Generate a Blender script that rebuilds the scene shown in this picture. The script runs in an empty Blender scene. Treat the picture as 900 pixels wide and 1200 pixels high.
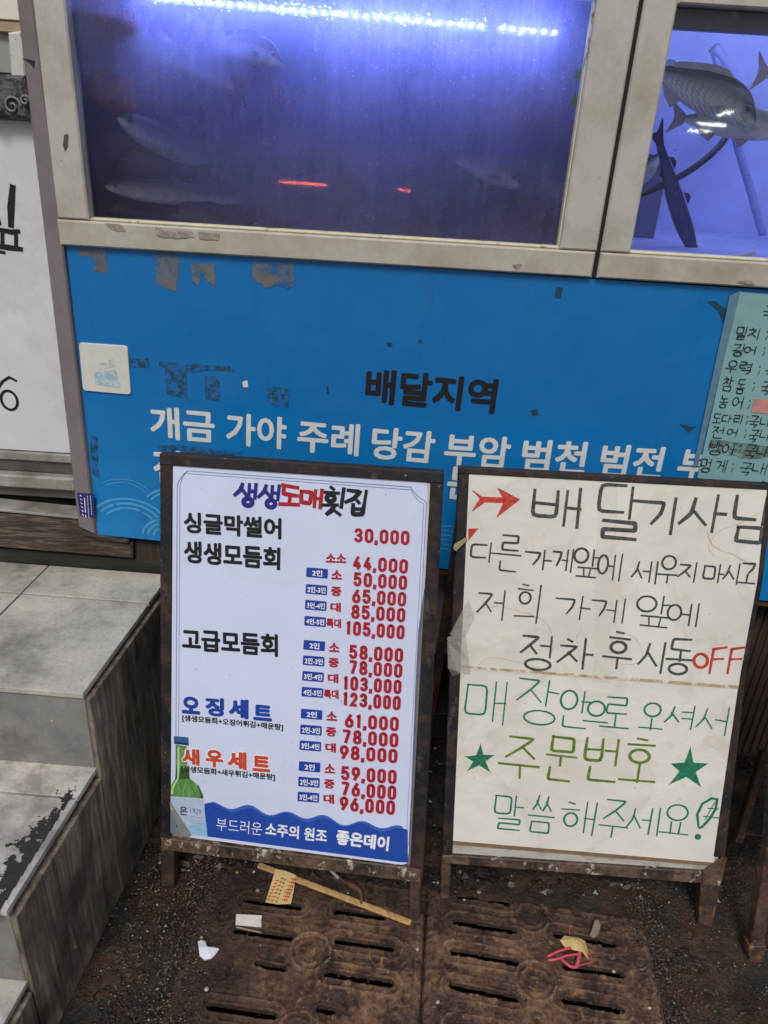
import bpy, bmesh, math, random
import numpy as np
from mathutils import Vector, Matrix, noise
random.seed(7); rng = np.random.default_rng(7)
S = bpy.context.scene
C = S.collection

# ------------------------------------------------------------------ camera
F, CH, PITCH, ROLL = 900.0, 1.5, math.radians(26.6), math.radians(3.5)
r0 = Vector((1, 0, 0)); u0 = Vector((0, math.sin(PITCH), math.cos(PITCH))); FW = Vector((0, math.cos(PITCH), -math.sin(PITCH)))
RI = math.cos(ROLL)*r0 + math.sin(ROLL)*u0; UP = math.cos(ROLL)*u0 - math.sin(ROLL)*r0
EYE = Vector((0, 0, CH))
cam = bpy.data.objects.new('camera', bpy.data.cameras.new('camera')); C.objects.link(cam)
m = Matrix((RI, UP, -FW)).transposed().to_4x4(); m.translation = EYE
cam.matrix_world = m
cam.data.sensor_fit = 'VERTICAL'; cam.data.sensor_height = 36; cam.data.lens = 36*F/1200
cam.data.clip_start = 0.02; cam.data.clip_end = 2000
S.camera = cam
# ------------------------------------------------------------------ sky, sun, exposure
W = bpy.data.worlds.new('World'); S.world = W; W.use_nodes = True
nt = W.node_tree; bg = nt.nodes['Background']
sky = nt.nodes.new('ShaderNodeTexSky'); sky.sky_type = 'NISHITA'; sky.sun_disc = False
SUN_EL, SUN_AZ = math.radians(52), math.radians(188)      # azimuth clockwise from +Y
sky.sun_elevation = SUN_EL; sky.sun_rotation = SUN_AZ; sky.air_density = 1.0; sky.dust_density = 4.0
hs = nt.nodes.new('ShaderNodeHueSaturation'); hs.inputs['Saturation'].default_value = 0.45
nt.links.new(sky.outputs[0], hs.inputs['Color']); nt.links.new(hs.outputs[0], bg.inputs[0]); bg.inputs[1].default_value = 0.07
sl = bpy.data.lights.new('sun', 'SUN'); sl.energy = 1.5; sl.angle = math.radians(15); sl.color = (1, .97, .93)
so = bpy.data.objects.new('sun', sl); C.objects.link(so)
sd = Vector((math.sin(SUN_AZ)*math.cos(SUN_EL), math.cos(SUN_AZ)*math.cos(SUN_EL), math.sin(SUN_EL)))
so.rotation_euler = sd.to_track_quat('Z', 'Y').to_euler()
S.view_settings.view_transform = 'Standard'; S.view_settings.look = 'None'
S.view_settings.exposure = 0.15; S.view_settings.gamma = 1
S.cycles.max_bounces = 8; S.cycles.transparent_max_bounces = 16; S.cycles.volume_bounces = 1

# ------------------------------------------------------------------ helpers
def srgb(r, g, b, k=1.0):
    f = lambda c: ((c/255+.055)/1.055)**2.4 if c > 10 else c/255/12.92
    return (f(r)*k, f(g)*k, f(b)*k, 1)
class Plane:
    def __init__(s, o, e, v):
        s.o = Vector(o); s.e = Vector(e).normalized(); s.v = Vector(v).normalized(); s.n = s.e.cross(s.v).normalized()
        if s.n.y > .001 and abs(s.n.z) < .9: s.n = -s.n
    def hit(s, x, y, off=0.0):
        d = FW*F + RI*(x-450) - UP*(y-600)
        t = (s.o-EYE).dot(s.n)/d.dot(s.n)
        return EYE + d*t + s.n*off
    def uv(s, P): q = P-s.o; return (q.dot(s.e), q.dot(s.v))
    def at(s, a, b, off=0.0): return s.o + s.e*a + s.v*b + s.n*off
GROUND = Plane((0, 0, 0), (1, 0, 0), (0, 1, 0))
GROUND.n = Vector((0, 0, 1))
WALL = Plane((0, 1.5, 0), (1, 0, 0), (0, 0, 1)); WALL.n = Vector((0, -1, 0))
def wallat(y):
    p = Plane((0, y, 0), (1, 0, 0), (0, 0, 1)); p.n = Vector((0, -1, 0)); return p

def root(name, label, cat, loc=(0, 0, 0), group=None, kind=None):
    o = bpy.data.objects.new(name, None); C.objects.link(o); o.location = loc; o.empty_display_size = .05
    if kind: o['kind'] = kind
    else: o['label'] = label; o['category'] = cat
    if group: o['group'] = group
    return o
def tag(o, label, cat, group=None):
    o['label'] = label; o['category'] = cat
    if group: o['group'] = group
    return o
def origin(o):
    x = Vector((0, 0, 0)); p = o
    while p is not None: x += p.location; p = p.parent
    return x
def mesh(name, verts, faces, material, parent=None, smooth=False, center=True):
    """verts in world coordinates; the object's own origin goes to the middle of its base"""
    me = bpy.data.meshes.new(name)
    vs = np.array([tuple(v) for v in verts], dtype=np.float64)
    c = np.array([(vs[:, 0].min()+vs[:, 0].max())/2, (vs[:, 1].min()+vs[:, 1].max())/2, vs[:, 2].min()]) if center else np.zeros(3)
    me.from_pydata((vs-c).tolist(), [], faces)
    if smooth: me.polygons.foreach_set('use_smooth', [True]*len(me.polygons))
    me.materials.append(material); me.update()
    o = bpy.data.objects.new(name, me); C.objects.link(o)
    if parent is not None: o.parent = parent; o.location = Vector(c) - origin(parent)
    else: o.location = Vector(c)
    return o
def slab(name, pts, n, th, material, parent=None, ch=0.0015, back=True):
    """a polygon prism: pts is the front outline (world), thickness th goes against n, front edge chamfered"""
    n = Vector(n); pts = [Vector(p) for p in pts]; k = len(pts)
    area = sum(((pts[i]-pts[0]).cross(pts[(i+1) % k]-pts[0])).dot(n) for i in range(k))
    if area < 0: pts.reverse()
    if ch > 0:
        front = []
        for i in range(k):
            a = (pts[i]-pts[i-1]).normalized(); b = (pts[(i+1) % k]-pts[i]).normalized()
            na = n.cross(a); nb = n.cross(b); d = (na+nb); l = max(.3, 1+na.dot(nb))
            front.append(pts[i] + d*(ch/l))
        rings = [front, [p-n*ch for p in pts], [p-n*th for p in pts]]
    else: rings = [pts, [p-n*th for p in pts]]
    V = [p for r in rings for p in r]; Fc = [tuple(range(k))]
    for j in range(len(rings)-1):
        for i in range(k):
            i2 = (i+1) % k
            Fc.append((j*k+i, (j+1)*k+i, (j+1)*k+i2, j*k+i2))
    if back: Fc.append(tuple(reversed([(len(rings)-1)*k+i for i in range(k)])))
    return mesh(name, V, Fc, material, parent)
def rect(pl, x0, x1, z0, z1, off=0): return [pl.at(x0, z0, off), pl.at(x1, z0, off), pl.at(x1, z1, off), pl.at(x0, z1, off)]
def pxs(pl, *pts, off=0): return [pl.hit(x, y, off) for x, y in pts]
def box(name, x0, x1, y0, y1, z0, z1, material, parent=None, ch=.002):
    return slab(name, [(x0, y0, z0), (x1, y0, z0), (x1, y0, z1), (x0, y0, z1)], (0, -1, 0), y1-y0, material, parent, ch)
def bar(name, a, b, w, t, material, parent=None, up=(0, 0, 1), ch=.0015):
    """square tube from a to b"""
    a = Vector(a); b = Vector(b); d = (b-a).normalized(); s = d.cross(Vector(up)).normalized(); q = s.cross(d).normalized()
    s = s*w/2; q = q*t/2; k = 1-2*ch/min(w, t)
    prof = [(1, k), (k, 1), (-k, 1), (-1, k), (-1, -k), (-k, -1), (k, -1), (1, -k)]
    V = [p + s*x + q*y for p in (a, b) for x, y in prof]
    Fc = [(i, (i+1) % 8, 8+(i+1) % 8, 8+i) for i in range(8)] + [tuple(reversed(range(8))), tuple(range(8, 16))]
    return mesh(name, V, Fc, material, parent)
def tube(name, pts, rad, material, parent=None, seg=10, res=6):
    P = smooth_line([Vector(p) for p in pts], res); V = []; Fc = []
    rs = rad if isinstance(rad, (list, tuple)) else [rad]*len(P)
    for i, p in enumerate(P):
        d = (P[min(i+1, len(P)-1)]-P[max(i-1, 0)]).normalized()
        s = d.cross(Vector((0.1, -1, .05))).normalized(); q = s.cross(d)
        r = rs[min(len(rs)-1, int(i*len(rs)/len(P)))]
        for j in range(seg):
            t = 2*math.pi*j/seg; V.append(p + s*math.cos(t)*r + q*math.sin(t)*r)
    for i in range(len(P)-1):
        for j in range(seg): Fc.append((i*seg+j, i*seg+(j+1) % seg, (i+1)*seg+(j+1) % seg, (i+1)*seg+j))
    Fc += [tuple(reversed(range(seg))), tuple(range((len(P)-1)*seg, len(P)*seg))]
    return mesh(name, V, Fc, material, parent, smooth=True)
def smooth_line(P, res=6):
    if len(P) < 3: return P
    out = []
    for i in range(len(P)-1):
        a = P[max(i-1, 0)]; b = P[i]; c = P[i+1]; d = P[min(i+2, len(P)-1)]
        for k in range(res):
            t = k/res; out.append(.5*((2*b)+(c-a)*t+(2*a-5*b+4*c-d)*t*t+(3*b-a-3*c+d)*t**3))
    out.append(P[-1]); return out

# ------------------------------------------------------------------ materials
class N:
    def __init__(s, name):
        s.m = bpy.data.materials.new(name); s.m.use_nodes = True; s.t = s.m.node_tree; s.b = s.t.nodes['Principled BSDF']; s.out = s.t.nodes['Material Output']
        s.tc = s.t.nodes.new('ShaderNodeTexCoord')
    def n(s, typ, **kw):
        x = s.t.nodes.new(typ)
        for k, v in kw.items():
            if k in x.inputs: x.inputs[k].default_value = v
            else: setattr(x, k, v)
        return x
    def l(s, a, b): s.t.links.new(a, b)
    def coord(s, sc=(1, 1, 1), rot=(0, 0, 0)):
        mp = s.n('ShaderNodeMapping'); mp.inputs['Scale'].default_value = sc; mp.inputs['Rotation'].default_value = rot
        g = s.n('ShaderNodeNewGeometry'); s.l(g.outputs['Position'], mp.inputs[0]); return mp.outputs[0]
    def noise(s, scale=10, detail=6, rough=.6, co=None, dist=0.0):
        x = s.n('ShaderNodeTexNoise'); x.inputs['Scale'].default_value = scale; x.inputs['Detail'].default_value = detail
        x.inputs['Roughness'].default_value = rough; x.inputs['Distortion'].default_value = dist
        s.l(co if co is not None else s.coord(), x.inputs['Vector']); return x.outputs['Fac']
    def ramp(s, f, stops):
        x = s.n('ShaderNodeValToRGB'); cr = x.color_ramp
        while len(cr.elements) > len(stops): cr.elements.remove(cr.elements[-1])
        while len(cr.elements) < len(stops): cr.elements.new(1)
        for e, (p, c) in zip(cr.elements, stops):
            e.position = p; e.color = c if isinstance(c, tuple) else (c, c, c, 1)
        s.l(f, x.inputs[0]); return x.outputs['Color']
    def mix(s, f, a, b, mode='MIX'):
        x = s.n('ShaderNodeMix', data_type='RGBA', blend_type=mode)
        for sock, v in ((x.inputs[0], f), (x.inputs[6], a), (x.inputs[7], b)):
            if isinstance(v, (int, float)): sock.default_value = v if sock is x.inputs[0] else (v, v, v, 1)
            elif isinstance(v, tuple): sock.default_value = v
            else: s.l(v, sock)
        return x.outputs[2]
    def math(s, op, a, b=0.0):
        x = s.n('ShaderNodeMath', operation=op)
        for i, v in enumerate((a, b)):
            if isinstance(v, (int, float)): x.inputs[i].default_value = v
            else: s.l(v, x.inputs[i])
        return x.outputs[0]
    def base(s, c):
        if isinstance(c, tuple): s.b.inputs['Base Color'].default_value = c
        else: s.l(c, s.b.inputs['Base Color'])
    def rough(s, r):
        if isinstance(r, (int, float)): s.b.inputs['Roughness'].default_value = r
        else: s.l(r, s.b.inputs['Roughness'])
    def bump(s, h, dist=.001, st=1.0):
        x = s.n('ShaderNodeBump'); x.inputs['Distance'].default_value = dist; x.inputs['Strength'].default_value = st
        s.l(h, x.inputs['Height']); s.l(x.outputs[0], s.b.inputs['Normal'])
MAT = {}
def flat(name, c, rough=.6, var=.12, scale=60, dirt=None, dscale=8, dpos=(.58, .72), bump=0.0, metal=0.0, spec=None):
    """print / paint with fine variation and optional dirt patches"""
    if name in MAT: return MAT[name]
    a = N(name); n1 = a.noise(scale, 5)
    lo = tuple(x*(1-var) for x in c[:3])+(1,); hi = tuple(min(1, x*(1+var)) for x in c[:3])+(1,)
    col = a.ramp(n1, [(.3, lo), (.7, hi)])
    if dirt:
        d = a.ramp(a.noise(dscale, 9, .7), [(dpos[0], 0.0), (dpos[1], 1.0)]); col = a.mix(d, col, dirt)
    a.base(col); a.rough(rough); a.b.inputs['Metallic'].default_value = metal
    if spec is not None: a.b.inputs['Specular IOR Level'].default_value = spec
    if bump: a.bump(a.noise(scale*1.3, 6), bump)
    MAT[name] = a.m; return a.m

def m_rust(name, paint, p0=.5, p1=.6, rust=srgb(88, 58, 42), pale=None):
    a = N(name); co = a.coord()
    n1 = a.noise(14, 10, .72, co); n2 = a.noise(60, 8, .7, co); n3 = a.noise(32, 9, .75, a.coord((1, 1, .6)))
    rc = a.ramp(n2, [(.3, tuple(x*.35 for x in rust[:3])+(1,)), (.52, rust), (.75, tuple(min(1, x*1.9) for x in rust[:3])+(1,))])
    col = a.mix(a.ramp(n1, [(p0, 0.0), (p1, 1.0)]), paint, rc)
    if pale: col = a.mix(a.ramp(n3, [(.57, 0.0), (.62, 1.0)]), col, pale)
    sc = a.ramp(a.noise(130, 3, .5, co), [(.7, 0.0), (.76, 1.0)]); col = a.mix(sc, col, srgb(120, 110, 98))
    a.base(col); a.rough(a.ramp(n1, [(.4, .45), (.6, .85)])); a.bump(n2, .0016)
    return a.m
RUST_DARK = m_rust('rust_dark_paint', srgb(24, 24, 28), .47, .58, srgb(54, 38, 32), srgb(70, 60, 54))
RUST_LOW = m_rust('rust_flaking_paint', srgb(48, 38, 34), .42, .52, srgb(92, 72, 58), srgb(176, 170, 158))
RUST_LEG = m_rust('rust_leg', srgb(50, 40, 36), .42, .55, srgb(84, 60, 47), srgb(118, 84, 58))

def m_alu(name, c, dirt, amt=.66, stains=None):
    a = N(name); co = a.coord(); n1 = a.noise(9, 8, .65, co); n2 = a.noise(90, 5, .6, co)
    col = a.ramp(n2, [(.3, tuple(x*.9 for x in c[:3])+(1,)), (.7, c)])
    col = a.mix(a.ramp(n1, [(amt-.18, 0.0), (amt+.12, .8)]), col, dirt)
    col = a.mix(a.ramp(a.noise(160, 3, .5, co), [(.72, 0.0), (.78, .7)]), col, srgb(70, 62, 50))
    if stains: col = a.mix(a.ramp(a.noise(22, 8, .7, co), [(.63, 0.0), (.68, .65)]), col, stains)
    a.base(col); a.rough(a.ramp(n1, [(.3, .38), (.7, .6)])); a.bump(n2, .0002); return a.m
CREAM = m_alu('cream_painted_aluminium', srgb(190, 188, 178), srgb(146, 136, 116), .66)
CREAM_ST = m_alu('cream_aluminium_stained', srgb(188, 185, 173), srgb(146, 132, 112), .60, srgb(140, 126, 116))
BEAD = flat('sealant_bead', srgb(205, 200, 168), .5, .1, 60, srgb(92, 100, 40), 26, (.56, .66))
MAUVE = m_alu('grey_steel_post', srgb(128, 120, 124), srgb(104, 96, 92), .6)
ALU = m_alu('bare_aluminium', srgb(176, 174, 170), srgb(92, 84, 76), .52)
ALUD = m_alu('dull_aluminium', srgb(104, 100, 96), srgb(62, 56, 50), .52)
GAP = flat('dark_gap', srgb(24, 22, 22), .8, .2)

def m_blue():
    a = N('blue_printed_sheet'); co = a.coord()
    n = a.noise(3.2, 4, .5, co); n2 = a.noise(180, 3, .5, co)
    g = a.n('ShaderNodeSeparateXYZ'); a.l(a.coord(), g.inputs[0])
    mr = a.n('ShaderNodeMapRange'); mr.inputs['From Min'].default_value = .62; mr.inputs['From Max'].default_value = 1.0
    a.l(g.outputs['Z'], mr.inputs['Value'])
    col = a.mix(mr.outputs[0], srgb(12, 132, 200), srgb(6, 112, 182))       # the blue goes paler towards the lower edge
    col = a.mix(a.ramp(n, [(.35, 0.0), (.75, .35)]), col, srgb(6, 100, 170))
    col = a.mix(a.ramp(a.noise(7, 10, .72, co), [(.63, 0.0), (.74, .5)]), col, srgb(22, 88, 122))
    col = a.mix(a.ramp(n2, [(.72, 0.0), (.78, .4)]), col, srgb(20, 62, 90))
    col = a.mix(a.ramp(a.noise(3, 7, .7, a.coord((9, 9, .8))), [(.56, 0.0), (.72, .35)]), col, srgb(18, 78, 124))
    col = a.mix(a.ramp(a.noise(20, 8, .75, co), [(.64, 0.0), (.70, .5)]), col, srgb(30, 92, 120))
    a.base(col); a.rough(a.ramp(a.noise(6, 6, .6, co), [(.35, .3), (.7, .55)])); a.bump(a.noise(4, 3, .5, co), .008); return a.m
BLUE = m_blue()
BLUE_PALE = flat('pale_blue_print', srgb(72, 160, 212), .5, .1, 80, srgb(24, 112, 176), 30, (.56, .66))
WHITE_PRINT = flat('white_lettering_print', srgb(214, 216, 214), .5, .05, 60, srgb(150, 160, 150), 22, (.62, .74))
BLACK_PRINT = flat('black_lettering_print', srgb(22, 24, 32), .5, .15)
TAPE_RES = flat('grey_tape_residue', srgb(98, 102, 106), .8, .2, 50, srgb(30, 92, 150), 40, (.52, .6))
DARK_RES = flat('dark_teal_residue', srgb(20, 70, 92), .8, .2, 90, srgb(14, 100, 172), 70, (.45, .55))

def m_paper(name, c, stain, sheen=.55, spots=True, wrinkle=.003):
    a = N(name); co = a.coord()
    col = a.ramp(a.noise(6, 6, .6, co), [(.3, tuple(x*.93 for x in c[:3])+(1,)), (.7, c)])
    st = a.noise(3.4, 5, .55, co, .6)
    col = a.mix(a.ramp(st, [(.50, 0.0), (.535, .35), (.55, .12), (.75, .3)]), col, stain)   # tide lines of old damp
    if spots: col = a.mix(a.ramp(a.noise(150, 3, .5, co), [(.72, 0.0), (.77, .55)]), col, srgb(120, 104, 80))
    a.base(col); a.rough(sheen); a.bump(a.noise(4.5, 4, .5, co, .4), wrinkle); return a.m
PAPER = m_paper('old_cream_paper', srgb(222, 221, 213), srgb(192, 182, 160), wrinkle=.014)
POSTER = m_paper('cool_white_poster', srgb(212, 221, 248), srgb(198, 205, 230), .45, False, .0015)
POSTER_W = flat('worn_poster_edge', srgb(190, 186, 178), .6, .1, 50, srgb(130, 100, 70), 24, (.58, .66))
BANNER = m_paper('grey_white_banner', srgb(214, 214, 222), srgb(190, 190, 198), .5, False, .01)
GREENSHEET = m_paper('pale_green_sheet', srgb(134, 176, 180), srgb(110, 150, 152), .4, False)
INK = {k: flat('ink_'+k, srgb(*v), .55, .2, 200) for k, v in dict(navy=(30, 38, 130), red=(168, 26, 42), black=(22, 24, 30), blue=(28, 64, 160), orange=(196, 74, 48), line=(84, 96, 158), wave=(28, 72, 168), white=(232, 236, 246), pen=(52, 56, 54), pengreen=(24, 104, 76), penolive=(86, 112, 38), penred=(176, 40, 40), sheetblack=(24, 26, 28), wave2=(56, 98, 190)).items()}
def m_marker(name, c, c2):
    a = N(name); a.base(a.ramp(a.noise(150, 4, .6), [(.35, c), (.65, c2)])); a.rough(.5); return a.m
MARK = {'black': m_marker('black_marker', srgb(44, 48, 48), srgb(86, 92, 90)), 'green': m_marker('green_marker', srgb(18, 98, 72), srgb(44, 132, 100)),
        'olive': m_marker('olive_marker', srgb(70, 104, 28), srgb(116, 140, 54)), 'red': m_marker('red_marker', srgb(168, 34, 34), srgb(206, 78, 66)),
        'thin': m_marker('thin_black_marker', srgb(50, 54, 54), srgb(74, 78, 78))}
def m_wood(name, c1, c2, c3, sc=(3, 40, 40), green=None):
    a = N(name); co = a.coord(sc); n = a.noise(2.2, 8, .7, co, 1.2); n2 = a.noise(9, 6, .7, co)
    col = a.ramp(n, [(.25, c1), (.5, c2), (.72, c3)]); col = a.mix(a.ramp(n2, [(.5, 0.0), (.75, .6)]), col, c1)
    if green: col = a.mix(a.ramp(a.noise(5, 6, .6), [(.45, 0.0), (.62, .8)]), col, green)
    a.base(col); a.rough(.8); a.bump(n2, .002); return a.m
TIMBER = m_wood('weathered_timber', srgb(22, 18, 16), srgb(70, 60, 50), srgb(136, 122, 104), (5, 60, 60), srgb(28, 26, 22))
TIMBER_G = m_wood('damp_timber', srgb(18, 18, 16), srgb(38, 38, 32), srgb(58, 56, 46), (3, 40, 40), srgb(24, 34, 26))
TIMBER_V = m_wood('dark_upright_timber', srgb(24, 20, 18), srgb(54, 44, 36), srgb(84, 72, 58), (60, 60, 2))
PLY = m_wood('streaked_plywood', srgb(34, 29, 25), srgb(122, 110, 96), srgb(182, 170, 150), (16, 16, 1.6), srgb(44, 36, 28))
BROWNRIB = m_wood('brown_ribbed_board', srgb(30, 22, 18), srgb(62, 48, 40), srgb(84, 66, 54), (60, 60, 2))
STICKW = m_wood('raw_wood_lath', srgb(132, 98, 58), srgb(190, 152, 100), srgb(214, 182, 132), (14, 14, 14))
def m_tile(name, c, dark):
    a = N(name); co = a.coord(); n = a.noise(5, 9, .68, co); n2 = a.noise(120, 5, .6, co)
    col = a.ramp(n, [(.34, tuple(x*.45 for x in c[:3])+(1,)), (.5, c), (.66, tuple(min(1, x*1.3) for x in c[:3])+(1,))])
    col = a.mix(a.ramp(n2, [(.5, 0.0), (.8, .45)]), col, dark)
    col = a.mix(a.ramp(a.noise(2.6, 8, .7, co), [(.53, 0.0), (.62, .7)]), col, dark)
    col = a.mix(a.ramp(a.noise(70, 2, .5, co), [(.74, 0.0), (.77, .8)]), col, srgb(214, 210, 202))
    a.base(col); a.rough(a.ramp(n, [(.3, .45), (.7, .7)])); a.bump(n2, .0005); return a.m
TILE = m_tile('grey_stone_tile', srgb(176, 172, 165), srgb(92, 86, 80))
TILE_L = m_tile('pale_stone_tile', srgb(192, 188, 182), srgb(118, 112, 106))
RISER = m_tile('riser_tile', srgb(128, 126, 124), srgb(96, 92, 88))
MORTAR = flat('dark_mortar', srgb(34, 30, 27), .9, .3, 60, srgb(20, 18, 16), 12, (.5, .6), .002)
BLACKSTAIN = flat('black_wet_stain', srgb(40, 42, 44), .5, .25, 120)
def m_iron():
    a = N('rusty_cast_iron'); co = a.coord(); n = a.noise(9, 10, .75, co, .4); n2 = a.noise(70, 8, .75, co); n3 = a.noise(22, 10, .78, co, .5)
    col = a.ramp(n, [(.36, srgb(50, 36, 32)), (.47, srgb(92, 66, 52)), (.56, srgb(124, 92, 70)), (.66, srgb(150, 120, 94))])
    col = a.mix(a.ramp(n2, [(.38, .8), (.50, 0.0)]), col, srgb(38, 26, 25))
    col = a.mix(a.ramp(n3, [(.555, 0.0), (.60, .8)]), col, srgb(158, 118, 76))
    col = a.mix(a.ramp(a.noise(30, 9, .75, a.coord((1.3, 1, 1))), [(.56, 0.0), (.63, .7)]), col, srgb(92, 80, 84))
    col = a.mix(a.ramp(a.noise(120, 6, .65, co), [(.64, 0.0), (.68, .85)]), col, srgb(186, 174, 152))  # pale flecks, doubling as painted glints of wet iron
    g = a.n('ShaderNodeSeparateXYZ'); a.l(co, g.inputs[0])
    worn_relief = a.ramp(a.math('ADD', a.math('MULTIPLY', g.outputs['Z'], 90.0), a.math('MULTIPLY', n3, .35)), [(.36, 0.0), (.62, .65)])   # raised edges lightened, as wear and to paint in the relief
    col = a.mix(worn_relief, col, srgb(150, 122, 98))
    low = a.ramp(a.math('ADD', a.math('MULTIPLY', g.outputs['Z'], 90.0), a.math('MULTIPLY', n3, .35)), [(-.0, .7), (.13, 0.0)]); col = a.mix(low, col, srgb(36, 26, 23))  # lower parts darkened in the colour to bring out the relief
    # shade painted into the iron colour: back strip and the side by the steps
    dy = a.math('ADD', g.outputs['Y'], a.math('MULTIPLY', n3, .12)); wet = a.ramp(a.math('SUBTRACT', dy, .6), [(.50, 0.0), (.60, .7)])  # wet is the mask of the painted shade at the back
    dx = a.ramp(a.math('SUBTRACT', a.math('MULTIPLY', n, .3), g.outputs['X']), [(.28, 0.0), (.42, .7)])
    col = a.mix(wet, col, srgb(34, 25, 24)); col = a.mix(dx, col, srgb(42, 32, 29))
    a.base(col); a.rough(a.ramp(n3, [(.42, .12), (.56, .5)])); a.bump(a.math('ADD', n2, a.math('MULTIPLY', n3, 1.5)), .006); return a.m
IRON = m_iron()
def m_ground():
    a = N('wet_dirty_concrete'); co = a.coord(); n = a.noise(9, 10, .75, co); n2 = a.noise(120, 6, .7, co); n3 = a.noise(4, 6, .6, co)
    col = a.ramp(n, [(.40, srgb(10, 8, 7)), (.5, srgb(38, 30, 25)), (.62, srgb(80, 64, 50))])
    col = a.mix(a.ramp(n2, [(.60, 0.0), (.76, .7)]), col, srgb(92, 80, 64))
    col = a.mix(a.ramp(n3, [(.5, 0.0), (.62, .5)]), col, srgb(42, 48, 42))
    col = a.mix(a.ramp(a.noise(6, 7, .7, a.coord((1, 1, 1), (0, 0, 1))), [(.47, 0.0), (.60, .75)]), col, srgb(72, 46, 28))
    a.base(col); a.rough(a.ramp(n3, [(.40, .16), (.6, .55)])); a.bump(a.math('ADD', n2, n), .006); return a.m
GRD = m_ground()

# ------------------------------------------------------------------ lettering
class Sheet:
    """collects flat ink strokes on a plane; each stroke lies a few hundredths of a mm over the last"""
    def __init__(s, pl, off): s.pl = pl; s.off = off; s.V = []; s.F = []; s.k = 0
    def ribbon(s, pts, w, taper=True, closed=False):
        P = [Vector((p[0], p[1])) for p in pts]; n = len(P)
        if n < 2: return
        off = s.off + (s.k % 12)*.00003; s.k += 1; b = len(s.V); hw = w/2
        if not closed:
            d0 = (P[0]-P[1]); d1 = (P[-1]-P[-2])
            if d0.length > 0: P[0] = P[0]+d0.normalized()*hw*.6
            if d1.length > 0: P[-1] = P[-1]+d1.normalized()*hw*.6
        for i in range(n):
            if closed: a = P[i]-P[(i-1) % n]; c = P[(i+1) % n]-P[i]
            else: a = P[i]-P[max(i-1, 0)]; c = P[min(i+1, n-1)]-P[i]
            if a.length < 1e-9: a = c
            if c.length < 1e-9: c = a
            a = a.normalized(); c = c.normalized(); na = Vector((-a.y, a.x)); nc = Vector((-c.y, c.x)); m_ = na+nc
            if m_.length < .3: m_ = na
            m_ = m_.normalized(); k = hw/max(.55, m_.dot(na))
            if taper and not closed and i in (0, n-1): k *= .75
            s.V += [s.pl.at(*(P[i]+m_*k), off), s.pl.at(*(P[i]-m_*k), off)]
        for i in range(n if closed else n-1):
            j = (i+1) % n; s.F.append((b+2*i, b+2*i+1, b+2*j+1, b+2*j))
    def poly(s, pts):
        off = s.off + (s.k % 12)*.00003; s.k += 1; b = len(s.V)
        s.V += [s.pl.at(x, y, off) for x, y in pts]; s.F.append(tuple(range(b, b+len(pts))))
    def build(s, name, material, parent):
        o = mesh(name, s.V, s.F, material, parent); return o

CON = {
 'ㄱ': [[(0, .95), (1, .95), (.9, .5), (.6, .05)]], 'ㄴ': [[(0, 1), (0, .05), (1, .05)]], 'ㄷ': [[(1, 1), (.02, .98), (0, .03), (1, .05)]],
 'ㄹ': [[(0, 1), (.95, 1), (.95, .56), (.03, .54), (.03, .03), (1, .03)]], 'ㅁ': [[(.02, 1), (0, 0), (1, 0), (.98, 1), (0, 1)]],
 'ㅂ': [[(.05, 1), (.03, .02), (.97, .02), (.97, 1)], [(.05, .52), (.96, .52)]],
 'ㅅ': [[(.52, 1), (.38, .42), (0, 0)], [(.42, .58), (1, .02)]], 'ㅈ': [[(.05, .96), (.95, .96), (.5, .45), (0, 0)], [(.52, .5), (1, .04)]],
 'ㅊ': [[(.4, 1.1), (.62, 1.0)], [(.05, .8), (.95, .8), (.5, .4), (0, 0)], [(.52, .42), (1, .04)]],
 'ㅌ': [[(1, 1), (.02, 1), (0, 0), (1, .02)], [(.02, .52), (.9, .52)]],
 'ㅍ': [[(0, 1), (1, 1)], [(.3, .97), (.33, .05)], [(.7, .97), (.67, .05)], [(0, .03), (1, .03)]],
 'ㅎ': [[(.32, 1.05), (.68, 1.0)], [(0, .74), (1, .76)], 'O', ], 'ㅇ': ['C']}
CHO = 'ㄱㄲㄴㄷㄸㄹㅁㅂㅃㅅㅆㅇㅈㅉㅊㅋㅌㅍㅎ'; JUNG = 'ㅏㅐㅑㅒㅓㅔㅕㅖㅗㅘㅙㅚㅛㅜㅝㅞㅟㅠㅡㅢㅣ'
JONG = ['', 'ㄱ', 'ㄲ', 'ㄳ', 'ㄴ', 'ㄵ', 'ㄶ', 'ㄷ', 'ㄹ', 'ㄺ', 'ㄻ', 'ㄼ', 'ㄽ', 'ㄾ', 'ㄿ', 'ㅀ', 'ㅁ', 'ㅂ', 'ㅄ', 'ㅅ', 'ㅆ', 'ㅇ', 'ㅈ', 'ㅊ', 'ㅋ', 'ㅌ', 'ㅍ', 'ㅎ']
def circ(x0, y0, x1, y1, n=16):
    cx, cy, a, b = (x0+x1)/2, (y0+y1)/2, (x1-x0)/2, (y1-y0)/2
    return [(cx+a*math.sin(t*2*math.pi/n), cy+b*math.cos(t*2*math.pi/n)) for t in range(n+1)]
def con(c, x0, y0, x1, y1):
    if c in 'ㄲㅆ':
        k = {'ㄲ': 'ㄱ', 'ㅆ': 'ㅅ'}[c]; xm = (x0+x1)/2
        return con(k, x0, y0, xm-.02, y1)+con(k, xm+.02, y0, x1, y1)
    out = []
    for st in CON[c]:
        if st == 'C': out.append(circ(x0, y0, x1, y1))
        elif st == 'O': out.append(circ(x0+.12*(x1-x0), y0, x1-.12*(x1-x0), y0+.6*(y1-y0)))
        else: out.append([(x0+a*(x1-x0), y0+b*(y1-y0)) for a, b in st])
    return out
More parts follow.
